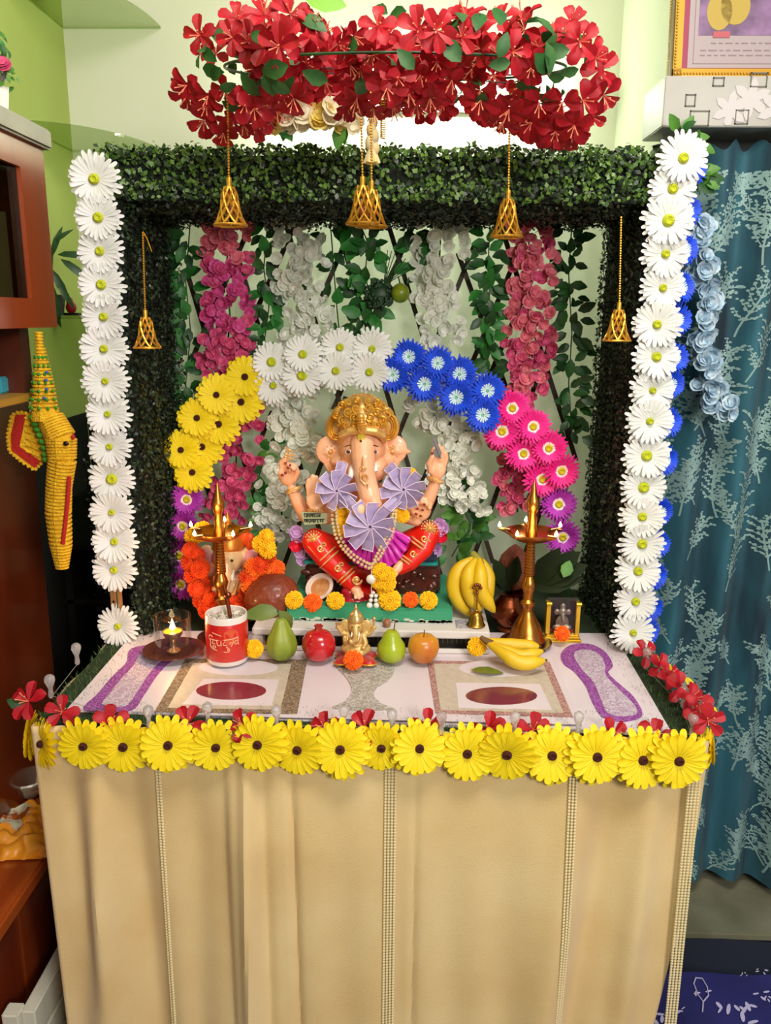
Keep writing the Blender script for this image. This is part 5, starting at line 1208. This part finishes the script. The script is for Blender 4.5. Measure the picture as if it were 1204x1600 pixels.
b = MB(); b.slab([I(678, 712, 31), I(675, 692, 32), I(673, 684, 32), I(681, 684, 32), I(684, 694, 32), I(690, 708, 31), I(687, 716, 31)], (0, .005, 0)); b.tube([I(676, 684, 32), I(688, 716, 31)], 1.7*K, 6); obj('silver_axe', b, mat('axe_silver', '#c9c9c6', .2, .9), idol)
nail = mat('nail_red', '#8e0f1c', .3, coat=.6); b = MB()
for x, y, d in ((441, 742, 39), (446, 739, 41), (450, 731, 41), (446, 724, 38), (453, 727, 39), (675, 708, 34), (652, 795, 66), (660, 797, 67), (650, 803, 64), (663, 788, 69), (657, 806, 62)): b.ell(I(x, y, d), kk(2, 1.5, 2.2), 8, 5)
obj('red_nails', b, nail, idol, kind='stuff')
b = MB(); b.ell(I(561, 797, 90), kk(11, 9, 11), 16, 10); b.tube([I(561, 788, 90), I(563, 780, 90)], kk(5, 1), 8); obj('sweet', b, mat('modak', '#eec29a', .5), idol)
# gold trim on the dhoti
b = MB()
def leg(u):  # left shin centre line
    P = [(492, 846, 42, 21), (512, 872, 54, 19), (536, 896, 62, 16), (552, 914, 64, 13)]; k = min(int(u*3), 2); f = u*3-k; return [P[k][i]*(1-f)+P[k+1][i]*f for i in range(4)]
def leg2(u):
    P = [(668, 834, 40, 19), (655, 852, 50, 17), (640, 872, 58, 14), (624, 886, 64, 11)]; k = min(int(u*3), 2); f = u*3-k; return [P[k][i]*(1-f)+P[k+1][i]*f for i in range(4)]
for fn, dxy in ((leg, (.68, .73)), (leg2, (-.6, .8))):
    b = MB()
    for u in (.28, .36, .72, .80):
        x, y, d, r = fn(u); b.tube([I(x+(r+.8)*math.cos(a)*dxy[1], y-(r+.8)*math.cos(a)*dxy[0], d+(r+1.2)*math.sin(a)) for a in [PI*i/16 for i in range(17)]], 1.4*K, 5)
    for u in (.14, .55): x, y, d, r = fn(u); spiral(b, x, y, d+r+1, 6, 1.3, 1.3); spiral(b, x+8*dxy[1], y-8*dxy[0], d+r-2, 4.5, 1.2, 1.2, 2)
    obj('gold_trim', b, cgold, idol, kind='stuff')
for x, y in ((490, 843), (671, 826)):
    b = MB(); dd = 63 if x < 566 else 60
    b.ell(I(x, y, dd-2), kk(4, 3, 4), 8, 6)
    for k in range(12): a = 2*PI*k/12; b.tube([I(x+4*math.cos(a), y+4*math.sin(a), dd-2), I(x+10*math.cos(a), y+10*math.sin(a), dd-6)], kk(1.4, 1.7), 5)
    for k in range(20): a = 2*PI*k/20; b.ell(I(x+13*math.cos(a), y+13*math.sin(a), dd-9), 1.5*K, 6, 4)
    obj('knee_medallion', b, cgold, idol)
b = MB(); spiral(b, 557, 906, 80, 8, 1.2, 1.8); b.ell(I(557, 906, 81), 4*K, 8, 6)
obj('anklet_relief', b, cgold, idol)
# seat under the idol: dark blue cushion, teal band, dark brown carved base
sb_ = mat('seat_navy', '#1a2440', .5); b = MB(); a0 = I(478, 868, 20); a1 = I(682, 868, 20)
ztop = at(580, 862, Y=.41).z; zb_ = at(580, 880, Y=.41).z
b.box((a0.x, .405, zb_+.004), (a1.x, .535, ztop), .006); obj('seat_cushion', b, sb_, idol)
b = MB(); b.box((a0.x-.002, .403, zb_-.002), (a1.x+.002, .535, zb_+.004), .002); obj('teal_band', b, mat('seat_teal', '#1a8f8a', .35), idol)
b = MB(); b.box((a0.x, .405, zg+.0005), (a1.x+.008, .535, zb_-.002), .008)
for k in range(46):
    x = a0.x+random.random()*(a1.x-a0.x); 
    if abs(x-(-.02)) < .04: continue
    b.ell((x, .404+.006*random.random(), zg+.008+random.random()*(zb_-zg-.022)), (random.uniform(.006, .013), .007, random.uniform(.005, .010)), 8, 6)
obj('carved_base', b, mat('base_brown', '#3a1612', .28, var='#571f16', vscale=20, coat=.4), idol)
organic('red_mouse_figure', [E_(552, 938, 60, 24, 16, 11), E_(532, 940, 62, 10, 9, 8), E_(572, 941, 60, 10, 9, 8), E_(545, 925, 62, 13, 12, 12)], .0022, mat('mouse_red', '#b01028', .3, coat=.4), idol, 3)
# name board in front of the blessing hand
t = thing('slogan_card', 'small pale green card with Hindi lettering below the raised palm', 'card', I(492, 822, 66))
b = MB(); P = [I(470, 800, 62), I(511, 802, 62), I(510, 818, 62), I(475, 820, 62)]; b.slab(P, (0, .003, 0)); obj('card', b, mat('card_green', '#a9b08a', .5), t, False)
def stk(b, L, x0, y0, sx, sy):
    for l in L: b.tube([I(x0+x*sx, y0+y*sy, 63.2) for x, y in l], .42*K if 0 else .55*K, 4)
b = MB(); cs = 1/6.02
S1 = [[(215, 262), (375, 262)], [(222, 262), (222, 285), (238, 290), (245, 275)], [(245, 262), (245, 295)], [(258, 268), (254, 282), (264, 288), (272, 278)], [(276, 262), (276, 295)], [(290, 265), (286, 280), (300, 284)], [(302, 262), (302, 295)], [(316, 262), (316, 295)], [(334, 275), (328, 288), (340, 290), (350, 275), (360, 280), (356, 292)],
      [(368, 262), (368, 292)], [(215, 315), (410, 315)], [(222, 320), (240, 320), (240, 335), (222, 335), (222, 320)], [(248, 315), (248, 345)], [(262, 320), (258, 330), (272, 336), (268, 348)], [(282, 315), (282, 342)], [(298, 318), (292, 332), (306, 336)], [(310, 315), (310, 345)], [(322, 315), (322, 345)],
      [(345, 318), (352, 326), (342, 332), (356, 348)], [(375, 318), (370, 332), (386, 336)], [(394, 315), (394, 345)]]
for l in S1: b.tube([I(440+(x-8)*cs, 760+(y-5)*cs, 63.4) for x, y in l], .6*K, 4)
obj('lettering', b, mat('ink', '#101410', .6), t)

# lilac ribbon garland, pearls, tassel, marigolds and side posies
lil = mat('lilac_ribbon', '#a08fbe', .4, var='#b4a2cc', vscale=60, sheen=.4, transl=.1); lile = mat('ribbon_edge', '#dcc8e6', .4)
rg = thing('lilac_ribbon_garland', 'lilac satin ribbon garland with three pinwheel rosettes around the idol neck', 'garland', I(578, 855, 80))
def ribbon(x0, y0, d0, x1, y1, d1, w, parent, name='ribbon_tail'):
    p, q = I(x0, y0, d0), I(x1, y1, d1); v = (q-p).normalized(); n = v.cross(Vector((0, -1, 0))).normalized()*(w*K/2); up = Vector((0, -.0015, 0))
    b = MB(); b.add([p-n, p+up, p+n, (p+q)/2-n, (p+q)/2+up*2.5, (p+q)/2+n, q-n, q+up, q+n], [(0, 1, 4, 3), (1, 2, 5, 4), (3, 4, 7, 6), (4, 5, 8, 7)]); o = obj(name, b, lil, parent, False)
    b = MB(); b.tube([p-n+up, (p+q)/2-n+up, q-n+up], .7*K, 4); b.tube([p+n+up, (p+q)/2+n+up, q+n+up], .7*K, 4); b.tube([q-n+up, q+n+up], .6*K, 4); obj('ribbon_edge', b, lile, o)
ribbon(524, 765, 74, 535, 722, 56, 15, rg); ribbon(640, 762, 66, 606, 728, 58, 17, rg); ribbon(535, 775, 80, 566, 806, 92, 15, rg); ribbon(622, 778, 72, 592, 806, 90, 15, rg)
def rosette(x, y, d, r, n=11):
    c = I(x, y, d); o = None
    b = MB(); b.ell(c+Vector((0, .003, 0)), (r*K*.28, .003, r*K*.28), 14, 8); core = obj('rosette', b, lil, rg)
    for k in range(n):
        a = 2*PI*k/n+.2; ca, sa = math.cos(a), math.sin(a); w = r*.46; rl = random.uniform(.9, 1.08)
        def pt(t, s, h): return c+Vector(((r*t*rl*ca-s*w*.5*sa)*K, -h*K, (r*t*rl*sa+s*w*.5*ca)*K))
        b = MB(); b.add([pt(.05, -.3, 5+0), pt(.05, .3, 6), pt(.6, -1, -1), pt(.6, 1, 7), pt(1, -1.0, -3), pt(1, 1.0, 7)], [(0, 1, 3, 2), (2, 3, 5, 4)])
        f = obj('ribbon_fold', b, lil, core, False)
        o2 = MB(); o2.tube([pt(.05, .3, 6.6), pt(.6, 1, 7.6), pt(1, 1.0, 7.6)], .75*K, 4); o2.tube([pt(1, -1.0, -2.4), pt(1, 1.0, 7.6)], .75*K, 4)
        for v in range(len(o2.v)): pass
        base_i = len(b.v); b.mi = 1; b.add(o2.v, o2.f); me = b.mesh('ribbon_fold', [lil, lile], False, WO[f.name]); f.data = me
rosette(526, 766, 78, 29, 9); rosette(630, 764, 70, 32, 10); rosette(578, 822, 94, 36, 10)
t = thing('pearl_necklace', 'double string of golden pearls draped over the idol belly and lap', 'necklace', I(585, 890, 90))
for j, off in enumerate((0, 7)):
    b = MB(); path = [(518+off, 795-off*.3, 70), (519+off, 815, 78), (524+off, 838, 86), (534+off, 856, 92), (550+off*.7, 873-off*.6, 96), (568+off*.4, 884-off*.8, 98), (579, 889-off, 98)]
    path2 = [(579, 889-off*.8, 98), (586+off, 872, 98), (596+off, 852, 96), (606+off, 834, 92), (612+off*.8, 812, 86), (615+off*.5, 795, 76)]
    for pth in (path, path2):
        P = [I(*p) for p in pth]
        for p, q in zip(P, P[1:]): beads(b, p, q, .0036, max(2, int((q-p).length/.0068)))
    obj('pearl_strand', b, mat('ivory_pearl', '#e6cf9c', .25, .25, coat=.6), t)
t = thing('white_bead_tassel', 'white bead tassel hanging over the feet of the idol', 'tassel', I(583, 950, 92))
b = MB(); b.ell(I(580, 905, 96), kk(8, 6, 7.5), 14, 8); b.tube([I(580, 890, 98), I(580, 940, 92)], .6*K, 4)
for x, y, r in ((583, 926, 3), (580, 931, 3.4), (587, 931, 3.4), (579, 938, 3.4), (587, 938, 3.4), (577, 946, 5), (588, 946, 5)): b.ell(I(x, y, 92), r*K, 10, 6)
obj('beads', b, mat('white_bead', '#e6e0da', .3, coat=.5), t, kind='stuff')
t = thing('small_marigold_garland', 'yellow marigold garland hanging around the idol neck and lap', 'garland', I(600, 920, 86))
for x, y, d, s in ((595, 893, 90, 1.0), (606, 898, 86, .9), (592, 907, 88, .95), (604, 911, 86, 1.0), (600, 922, 84, .8)): inst('marigold', random.choice(MG['y']), t, I(x, y, d), face((random.uniform(-.4, .4), -1, .2)), s)
for x, y, d in ((533, 800, 60), (534, 815, 64), (536, 828, 66), (624, 795, 58), (628, 806, 60), (640, 742, 30)): inst('marigold', random.choice(MG['y']), t, I(x, y, d), face((random.uniform(-.4, .4), -1, .2)), .8)
BL['lilac_blossom'] = [blob_flower(.012, 5, .5, 1.4).mesh('lilac_blossom', mat('lilac_petal', '#c69ad0', .5), True)]
BL['red_blossom'] = [blob_flower(.011, 6, .7, 1.4).mesh('red_blossom', mat('coral_red', '#e01f3c', .4), True)]
for lab, P in (('posy of lilac and red blooms at the left side of the idol seat', [(466, 836, 0), (464, 850, 1), (472, 865, 0), (462, 832, 0), (476, 872, 0)]), ('posy of lilac and red blooms at the right side of the idol seat', [(684, 820, 0), (688, 838, 1), (682, 857, 0), (690, 825, 0), (678, 862, 0)])):
    t = thing('side_posy', lab, 'posy', I(P[1][0], 880, 10))
    for x, y, r in P:
        for j in range(3 if r else 2): inst('red_blossom' if r else 'lilac_blossom', BL['red_blossom' if r else 'lilac_blossom'][0], t, I(x+random.uniform(-3, 3), y+random.uniform(-3, 3), 22+j*2), face((random.uniform(-.4, .4), -1, .2)), 1.1)
    for j in range(4): inst('leaf', LV[2], t, I(P[1][0]+(8 if P[0][0] < 500 else -8), 850+6*j, 14), face((random.uniform(-.4, .4), -1, .3)), .6)
    b = MB(); b.tube([I(P[1][0], 836, 16), I(P[1][0]+(14 if P[0][0] < 500 else -14), 882, 12)], 2*K, 5); obj('stem', b, dgreen, t)
# coconuts by the seat
q = at(425, 928, Y=.36); t = thing('large_brown_coconut', 'large reddish brown coconut lying left of the green platform', 'coconut', Vector((q.x, .37, .757)))
b = MB(); b.ell((at(424, 928, Y=.37).x, .37, at(424, 932, Y=.37).z), (.056, .048, .045), 30, 18, Matrix.Rotation(-.35, 3, 'Y')); obj('husk', b, mat('coconut_red', '#702a14', .5, var='#8f4020', vscale=16, bump=.4, bscale=90, coat=.2), t)
q = I(505, 925, 62); t = thing('half_coconut', 'open half coconut with white flesh leaning on the seat base', 'coconut', q+Vector((0, 0, -.018)))
c = at(499, 917, Y=.378); ax = Vector((-.35, -.75, .75)); b = MB(); b.lathe([(.0001, -.030), (.016, -.027), (.027, -.016), (.0305, 0), (.0302, .0008)], c, 28, False, ax); o = obj('shell', b, mat('shell_brown', '#3a1610', .5), t); 
b = MB(); b.lathe([(.0302, .0005), (.030, .002), (.0225, .0015), (.020, -.003)], c, 28, False, ax); obj('white_flesh', b, mat('flesh', '#e6cfc4', .5), t)
b = MB(); b.lathe([(.0215, -.002), (.012, -.004), (.0001, -.005)], c, 28, False, ax); obj('brown_inside', b, mat('flesh_tan', '#b9763a', .6, var='#d09a68', vscale=60), t)

# ------------------------------------------------------------------ small golden idol on its red cushion
def small_idol(name, label, X, Yp, scale, m1, m2, m3, cx, by, Z0):
    """X,Y in pixel units around the base centre; one continuous figure"""
    c = at(cx, by, Y=Yp); c.z = Z0; k = scale
    def p(x, y, d=0): return c+Vector((x*k, -d*k, y*k))
    def e(x, y, d, a, b_, c_): return ('e', p(x, y, d), (a*k, b_*k, c_*k))
    def cc(P, R): return ('c', [p(*q) for q in P], [r*k for r in R])
    t = thing(name, label, 'idol', c)
    organic('figure', [e(0, 26, 0, 19, 14, 20), e(0, 14, 4, 26, 16, 10), cc([(-20, 12, 4), (-8, 8, 18), (6, 7, 20)], [9, 7, 5]), cc([(20, 12, 4), (10, 8, 18), (0, 8, 20)], [9, 7, 5]),
        e(0, 58, 6, 14, 13, 14), cc([(0, 56, 16), (1, 46, 20), (-1, 36, 22), (-7, 31, 23), (-9, 35, 24)], [7, 6, 5, 4, 3]), e(-20, 58, 2, 10, 3, 12), e(-16, 50, 2, 6, 3, 8), e(20, 58, 2, 10, 3, 12), e(16, 50, 2, 6, 3, 8),
        cc([(-14, 40, 0), (-26, 42, 2), (-32, 52, 4)], [6, 5, 4]), cc([(14, 40, 0), (26, 42, 2), (32, 52, 4)], [6, 5, 4]), e(-34, 55, 5, 5, 3, 5), e(34, 55, 5, 5, 3, 5),
        cc([(-14, 36, 4), (-20, 28, 12), (-20, 34, 18)], [6, 5, 4]), e(-20, 38, 19, 4.5, 2.5, 6), cc([(14, 36, 4), (19, 26, 12), (16, 20, 18)], [6, 5, 4]), e(15, 20, 20, 5, 4, 4)], max(.0012, 1.1*k), m1, t, 2)
    b = MB(); b.lathe([(13*k, 66*k), (15*k, 69*k), (14*k, 76*k), (10*k, 83*k), (5*k, 88*k), (3*k, 90*k), (3.6*k, 92*k), (2*k, 96*k), (.0001, 102*k)], (c.x, c.y-.004, c.z), 20); obj('crown', b, m2, t)
    b = MB()
    for sx in (-1, 1): b.ell(p(sx*6, 60, 18), (1.6*k, 1.2*k, 1.3*k), 8, 6)
    obj('eyes', b, dkb, t, kind='stuff')
    for sx in (-1, 1): b = MB(); b.tube([p(sx*6, 50, 16), p(sx*7, 46, 22), p(sx*7, 43, 24)], [1.8*k, 1.6*k, .5*k], 6); obj('tusk', b, tsk, t)
    b = MB(); b.lathe([(5*k, 0), (5.4*k, 2*k), (3*k, 3*k)], p(-34, 60, 5), 10); obj('held_object', b, m2, t)
    b = MB(); b.tube([p(34, 58, 5), p(34, 70, 5)], [2*k, 3*k], 8); b.ell(p(34, 73, 5), 4*k, 8, 6); obj('held_object', b, m2, t)
    b = MB(); b.tube([p(-12, 44, 14), p(-8, 30, 20), p(0, 25, 22), p(8, 30, 20), p(12, 44, 14)], 1.3*k, 6); obj('necklace', b, m3, t)
    return t, p, c, k
ZC = ZT+.012
t, p, c, k = small_idol('small_golden_idol', 'small matte gold elephant-headed idol on a red cushion at board centre', 0, .24, .00098, mat('matte_gold', '#c9a25a', .42, .35, var='#dbb878', vscale=60), mat('bright_gold', '#d8b47a', .28, .7), cgold, 556, 1018, ZC)
t = thing('red_cushion', 'red star-shaped satin cushion with gold border under the small golden idol', 'cushion', Vector((c.x, c.y, ZT)))
b = MB(); n = 48; R = lambda a: .040+.010*math.cos(4*a+PI)
for z, s in ((ZT+.0003, .9),): pass
pts = [(R(2*PI*i/n), 2*PI*i/n) for i in range(n)]
rows = []
for z, s in ((ZT, .86), (ZT+.004, 1.0), (ZT+.009, .92), (ZC-.0003, .6)): rows += [(c.x+r*s*math.cos(a)*1.0, c.y-.006+r*s*.72*math.sin(a), z) for r, a in pts]
b.add(rows, [(i*n+j, i*n+(j+1) % n, (i+1)*n+(j+1) % n, (i+1)*n+j) for i in range(3) for j in range(n)]+[tuple(range(n-1, -1, -1)), tuple(3*n+j for j in range(n))]); obj('satin', b, mat('cushion_red', '#b81410', .35, sheen=.4, coat=.2), t)
b = MB(); b.tube([(c.x+r*1.0*math.cos(a), c.y-.006+r*.72*math.sin(a), ZT+.0035) for r, a in pts+pts[:1]], .0016, 6, False); obj('gold_border', b, gold, t)

# cream idol behind the left lamp, with its garland
crm = mat('idol_cream', '#ecc890', .42, var='#e89f96', vscale=10, vpos=(.45, .7), coat=.3)
t, p, c, k = small_idol('cream_painted_idol', 'cream and pink elephant-headed idol with golden crown behind the left lamp', 0, .46, .0023, crm, mat('crown_red_gold', '#d8822a', .35, .5), cgold, 362, 968, .7575)
b = MB(); b.ell(p(22, 58, 4), (8*k, 2.6*k, 9*k), 14, 8); obj('pink_ear', b, mat('ear_pink', '#e59aa2', .4), t)
b = MB(); b.ell(p(-22, 58, 4), (8*k, 2.6*k, 9*k), 14, 8); obj('pink_ear', b, mat('ear_pink', '#e59aa2', .4), t)
b = MB(); b.box(c+Vector((-.05, -.03, 0)), c+Vector((.05, .035, .006)), .003); obj('idol_base', b, mat('base_gold_cloth', '#c98a2c', .5), t)
b = MB()
for q in ((14, 78, 2), (20, 73, 2)): b.ell(p(*q), (5*k, 4*k, 9*k), 12, 8)
obj('orange_turban_plume', b, mat('turban_orange', '#f0641a', .4, var='#e02418', vscale=10), t)
g = thing('marigold_garland', 'thick orange marigold garland around the cream idol behind the left lamp', 'garland', at(345, 955, Y=.40))
GP = [(303, 838, 'y'), (318, 830, 'y'), (297, 858, 'r'), (308, 868, 'r'), (299, 878, 'r'), (312, 888, 'r'), (303, 898, 'r'), (314, 908, 'r'), (308, 920, 'r'), (322, 924, 'r'), (330, 936, 'r'), (316, 938, 'r'), (338, 948, 'r'), (326, 952, 'r'), (345, 957, 'r'), (358, 958, 'o'),
      (370, 950, 'r'), (362, 940, 'r'), (378, 940, 'r'), (385, 928, 'r'), (390, 916, 'o'), (396, 904, 'o'), (388, 902, 'r'), (402, 894, 'o'), (412, 902, 'o'), (408, 882, 'r'), (418, 890, 'o'), (430, 888, 'o'), (416, 872, 'r'), (398, 886, 'o'), (420, 857, 'y'), (419, 840, 'y'), (408, 850, 'y')]
for x, y, kd in GP: inst('marigold', random.choice(MG[kd]), g, at(x, y, Y=.405+random.uniform(-.012, .012)), face((random.uniform(-.5, .5), -1, random.uniform(-.3, .5))), random.uniform(.95, 1.15))
b = MB(); b.tube([at(x, y, Y=.42) for x, y, _ in GP[2:29:2]], .0012, 4); obj('string', b, dgreen, g)

# ------------------------------------------------------------------ crochet elephant head, plants on the left
cy_ = mat('crochet_yellow', '#e0a80c', .85, var='#eec01c', vscale=90, bump=.6, bscale=300); cr_ = mat('crochet_red', '#b0180e', .85, bump=.5, bscale=300); cg_ = mat('crochet_green', '#3f8a1c', .85, bump=.5, bscale=300)
XCR = -.585
def J(x, y, d=0): return at(x, y, Y=.30-d)
h = thing('crochet_elephant_head', 'yellow crocheted elephant head with long striped trunk hanging on the cabinet edge', 'hanging decoration', J(93, 888))
def coil(P, R, n, w, m, name, parent):
    P = [J(*q) for q in P]; b = MB(); L = len(P)-1; core = MB()
    core.tube(P, [r*.9 for r in R], 14); o = obj(name, core, m, parent); pts = []
    for i in range(n):
        u = i/(n-1)*L; k = min(int(u), L-1); f = u-k; c = P[k].lerp(P[k+1], f); r = R[k]*(1-f)+R[k+1]*f; d = (P[min(k+1, L)]-P[k]).normalized(); a_, b_ = basis(d)
        b.tube([c+(a_*math.cos(t)+b_*math.sin(t))*r for t in [2*PI*j/16 for j in range(17)]], w, 5, False)
    obj('crochet_rings', b, m, o, kind='stuff'); return o
coil([(80, 655, .02), (95, 685, .025), (97, 720, .03), (92, 760, .03), (91, 800, .03), (95, 850, .03), (97, 886, .03)], [.022, .026, .023, .021, .0215, .0185, .010], 46, .0028, cy_, 'trunk', h)
coil([(60, 520, .02), (62, 545, .02)], [.006, .006], 6, .0018, cy_, 'loop', h)
o = coil([(63, 545, .02), (66, 575, .02), (68, 605, .02), (70, 640, .02), (72, 655, .02)], [.007, .013, .018, .022, .024], 24, .0024, cy_, 'crown_cone', h)
b = MB()
for r in range(7):
    for k in range(5):
        y = 558+r*13; R_ = .010+.0022*r; a = -PI/2+(k-2)*.6; c = J(65+r*.9, y, .02); b.ell(c+Vector((R_*1.1*math.cos(a), R_*1.1*math.sin(a), 0)), (.0032, .0026, .0036), 8, 5)
obj('green_bead_rows', b, cg_, o, kind='stuff')
b = MB()
for x, y in ((72, 594), (73, 608), (69, 622), (73, 582)): b.ell(J(x, y, .045), (.0035, .003, .003), 8, 5)
obj('blue_beads', b, mat('bead_blue', '#2a5a9a', .4), o, kind='stuff')
b = MB()
E0 = [(18, 648), (30, 643), (58, 650), (72, 690), (70, 718), (54, 735), (34, 722), (14, 705), (11, 680)]
b.slab([J(x, y, .015) for x, y in E0], (0, .010, 0)); ear = obj('ear', b, cy_, h)
b = MB(); b.slab([J(x, y, .0165) for x, y in ((24, 648), (40, 648), (30, 698), (65, 722), (57, 733), (18, 704), (17, 680))], (0, .0015, 0)); obj('red_band', b, cr_, ear, False)
b = MB(); PE = [J(x, y, .017) for x, y in E0+E0[:1]]
for p_, q_ in zip(PE, PE[1:]): beads(b, p_, q_, .0034)
for i in range(8):
    for j in range(6):
        u, v = i/7, j/5; x = 40+u*22+v*2; y = 655+v*52+u*9-2
        if x < 68: b.ell(J(x, y, .0165), .0026, 6, 4)
obj('stitches', b, cy_, ear, kind='stuff')
b = MB()
for k, (x, y) in enumerate(((50, 652), (54, 662), (58, 671), (62, 680), (66, 690), (69, 700), (71, 710), (72, 718))): b.ell(J(x, y, .030), (.0075, .006, .0055), 10, 6)
obj('green_edge', b, cg_, h, kind='stuff')
b = MB(); b.ell(J(103, 693, .053), (.0055, .003, .0045), 10, 6); obj('eye', b, mat('eye_black', '#1a0a08', .3), h)
b = MB(); b.ell(J(114, 683, .045), (.004, .004, .005), 10, 6); obj('red_knot', b, cr_, h)
b = MB(); b.tube([J(108, 745, .045), J(105, 790, .046), J(98, 850, .048)], [.004, .004, .004], 6); obj('red_stripe', b, cr_, h)

# potted plant on cabinet top
q = at(28, 185, X=-.66); zc = 1.7065; t = thing('flower_pot', 'white square pot with bushy green leaves and a pink flower on the cabinet', 'plant', Vector((-.645, .325, zc)))
pc = Vector((-.665, .325, zc)); b = MB(); b.lathe([(.028, 0), (.035, .055), (.032, .055), (.030, .045)], pc, 4, True); obj('pot', b, white, t, False)
def bush(t, c, r, n, ms, s):
    for i in range(n):
        d = Vector((random.gauss(0, 1), random.gauss(0, 1), random.gauss(.3, 1))).normalized(); inst('leaf', LV[random.choice(ms)], t, c+d*r*random.uniform(.5, 1), face(d+Vector((.3, -.8, .2))), s*random.uniform(.7, 1.1))
bush(t, pc+Vector((.0, 0, .115)), .042, 60, (0, 2, 3), .55); bush(t, pc+Vector((.03, 0, .07)), .022, 20, (2,), .5)
b = MB()
for k in range(16):
    a = random.uniform(0, 2*PI); b.tube([pc+Vector((.012*math.cos(a), .012*math.sin(a), .045)), pc+Vector((.03*math.cos(a+.4), .03*math.sin(a+.4), .08)), pc+Vector((.02*math.cos(a), .02*math.sin(a), .11))], .0022, 5)
obj('stems', b, mat('stem_grey', '#8a8084', .6), t, kind='stuff')
for k in range(4): inst('pink_flower', BL['pink_blossom'][0], t, pc+Vector((.034+random.uniform(-.004, .004), -.015, .085+random.uniform(-.005, .005))), face((.3, -1, .3+.2*k)), .9)
# trailing plant on the corner shelf behind cabinet
c = at(88, 430, Y=.86); t = thing('trailing_plant', 'dark leaved plant standing on the glass corner shelf behind the cabinet', 'plant', Vector((c.x-.03, .90, z3+.007)))
pc = Vector((c.x-.03, .90, z3+.007)); b = MB(); b.lathe([(.022, 0), (.03, .05), (.027, .05)], pc, 20); obj('pot', b, mat('pot_dark', '#2a2a22', .5), t)
LN = leaf_mesh('long_leaf', .075, .018, dgreen, .2, .5)
for (x, y, a, s) in ((80, 385, 2.2, .9), (82, 400, 1.2, .9), (90, 398, .1, 1.0), (95, 405, -.5, 1.1), (80, 420, -1.0, 1.1), (78, 440, -1.3, 1.1), (84, 380, .7, .7), (76, 460, -1.2, 1), (88, 440, -.9, .9)):
    q = at(x, y, Y=.86); d = Vector((math.cos(a), -.3, math.sin(a))).normalized(); z = Vector((.2, -1, .4)); yv = z.cross(d).normalized(); z = d.cross(yv); inst('leaf', LN, t, q, Matrix((d, yv, z)).transposed().to_quaternion(), s)
b = MB(); b.tube([pc+Vector((0, 0, .03)), at(80, 440, Y=.87), at(82, 385, Y=.86)], .0025, 6); obj('stem', b, dgreen, t)
o = None
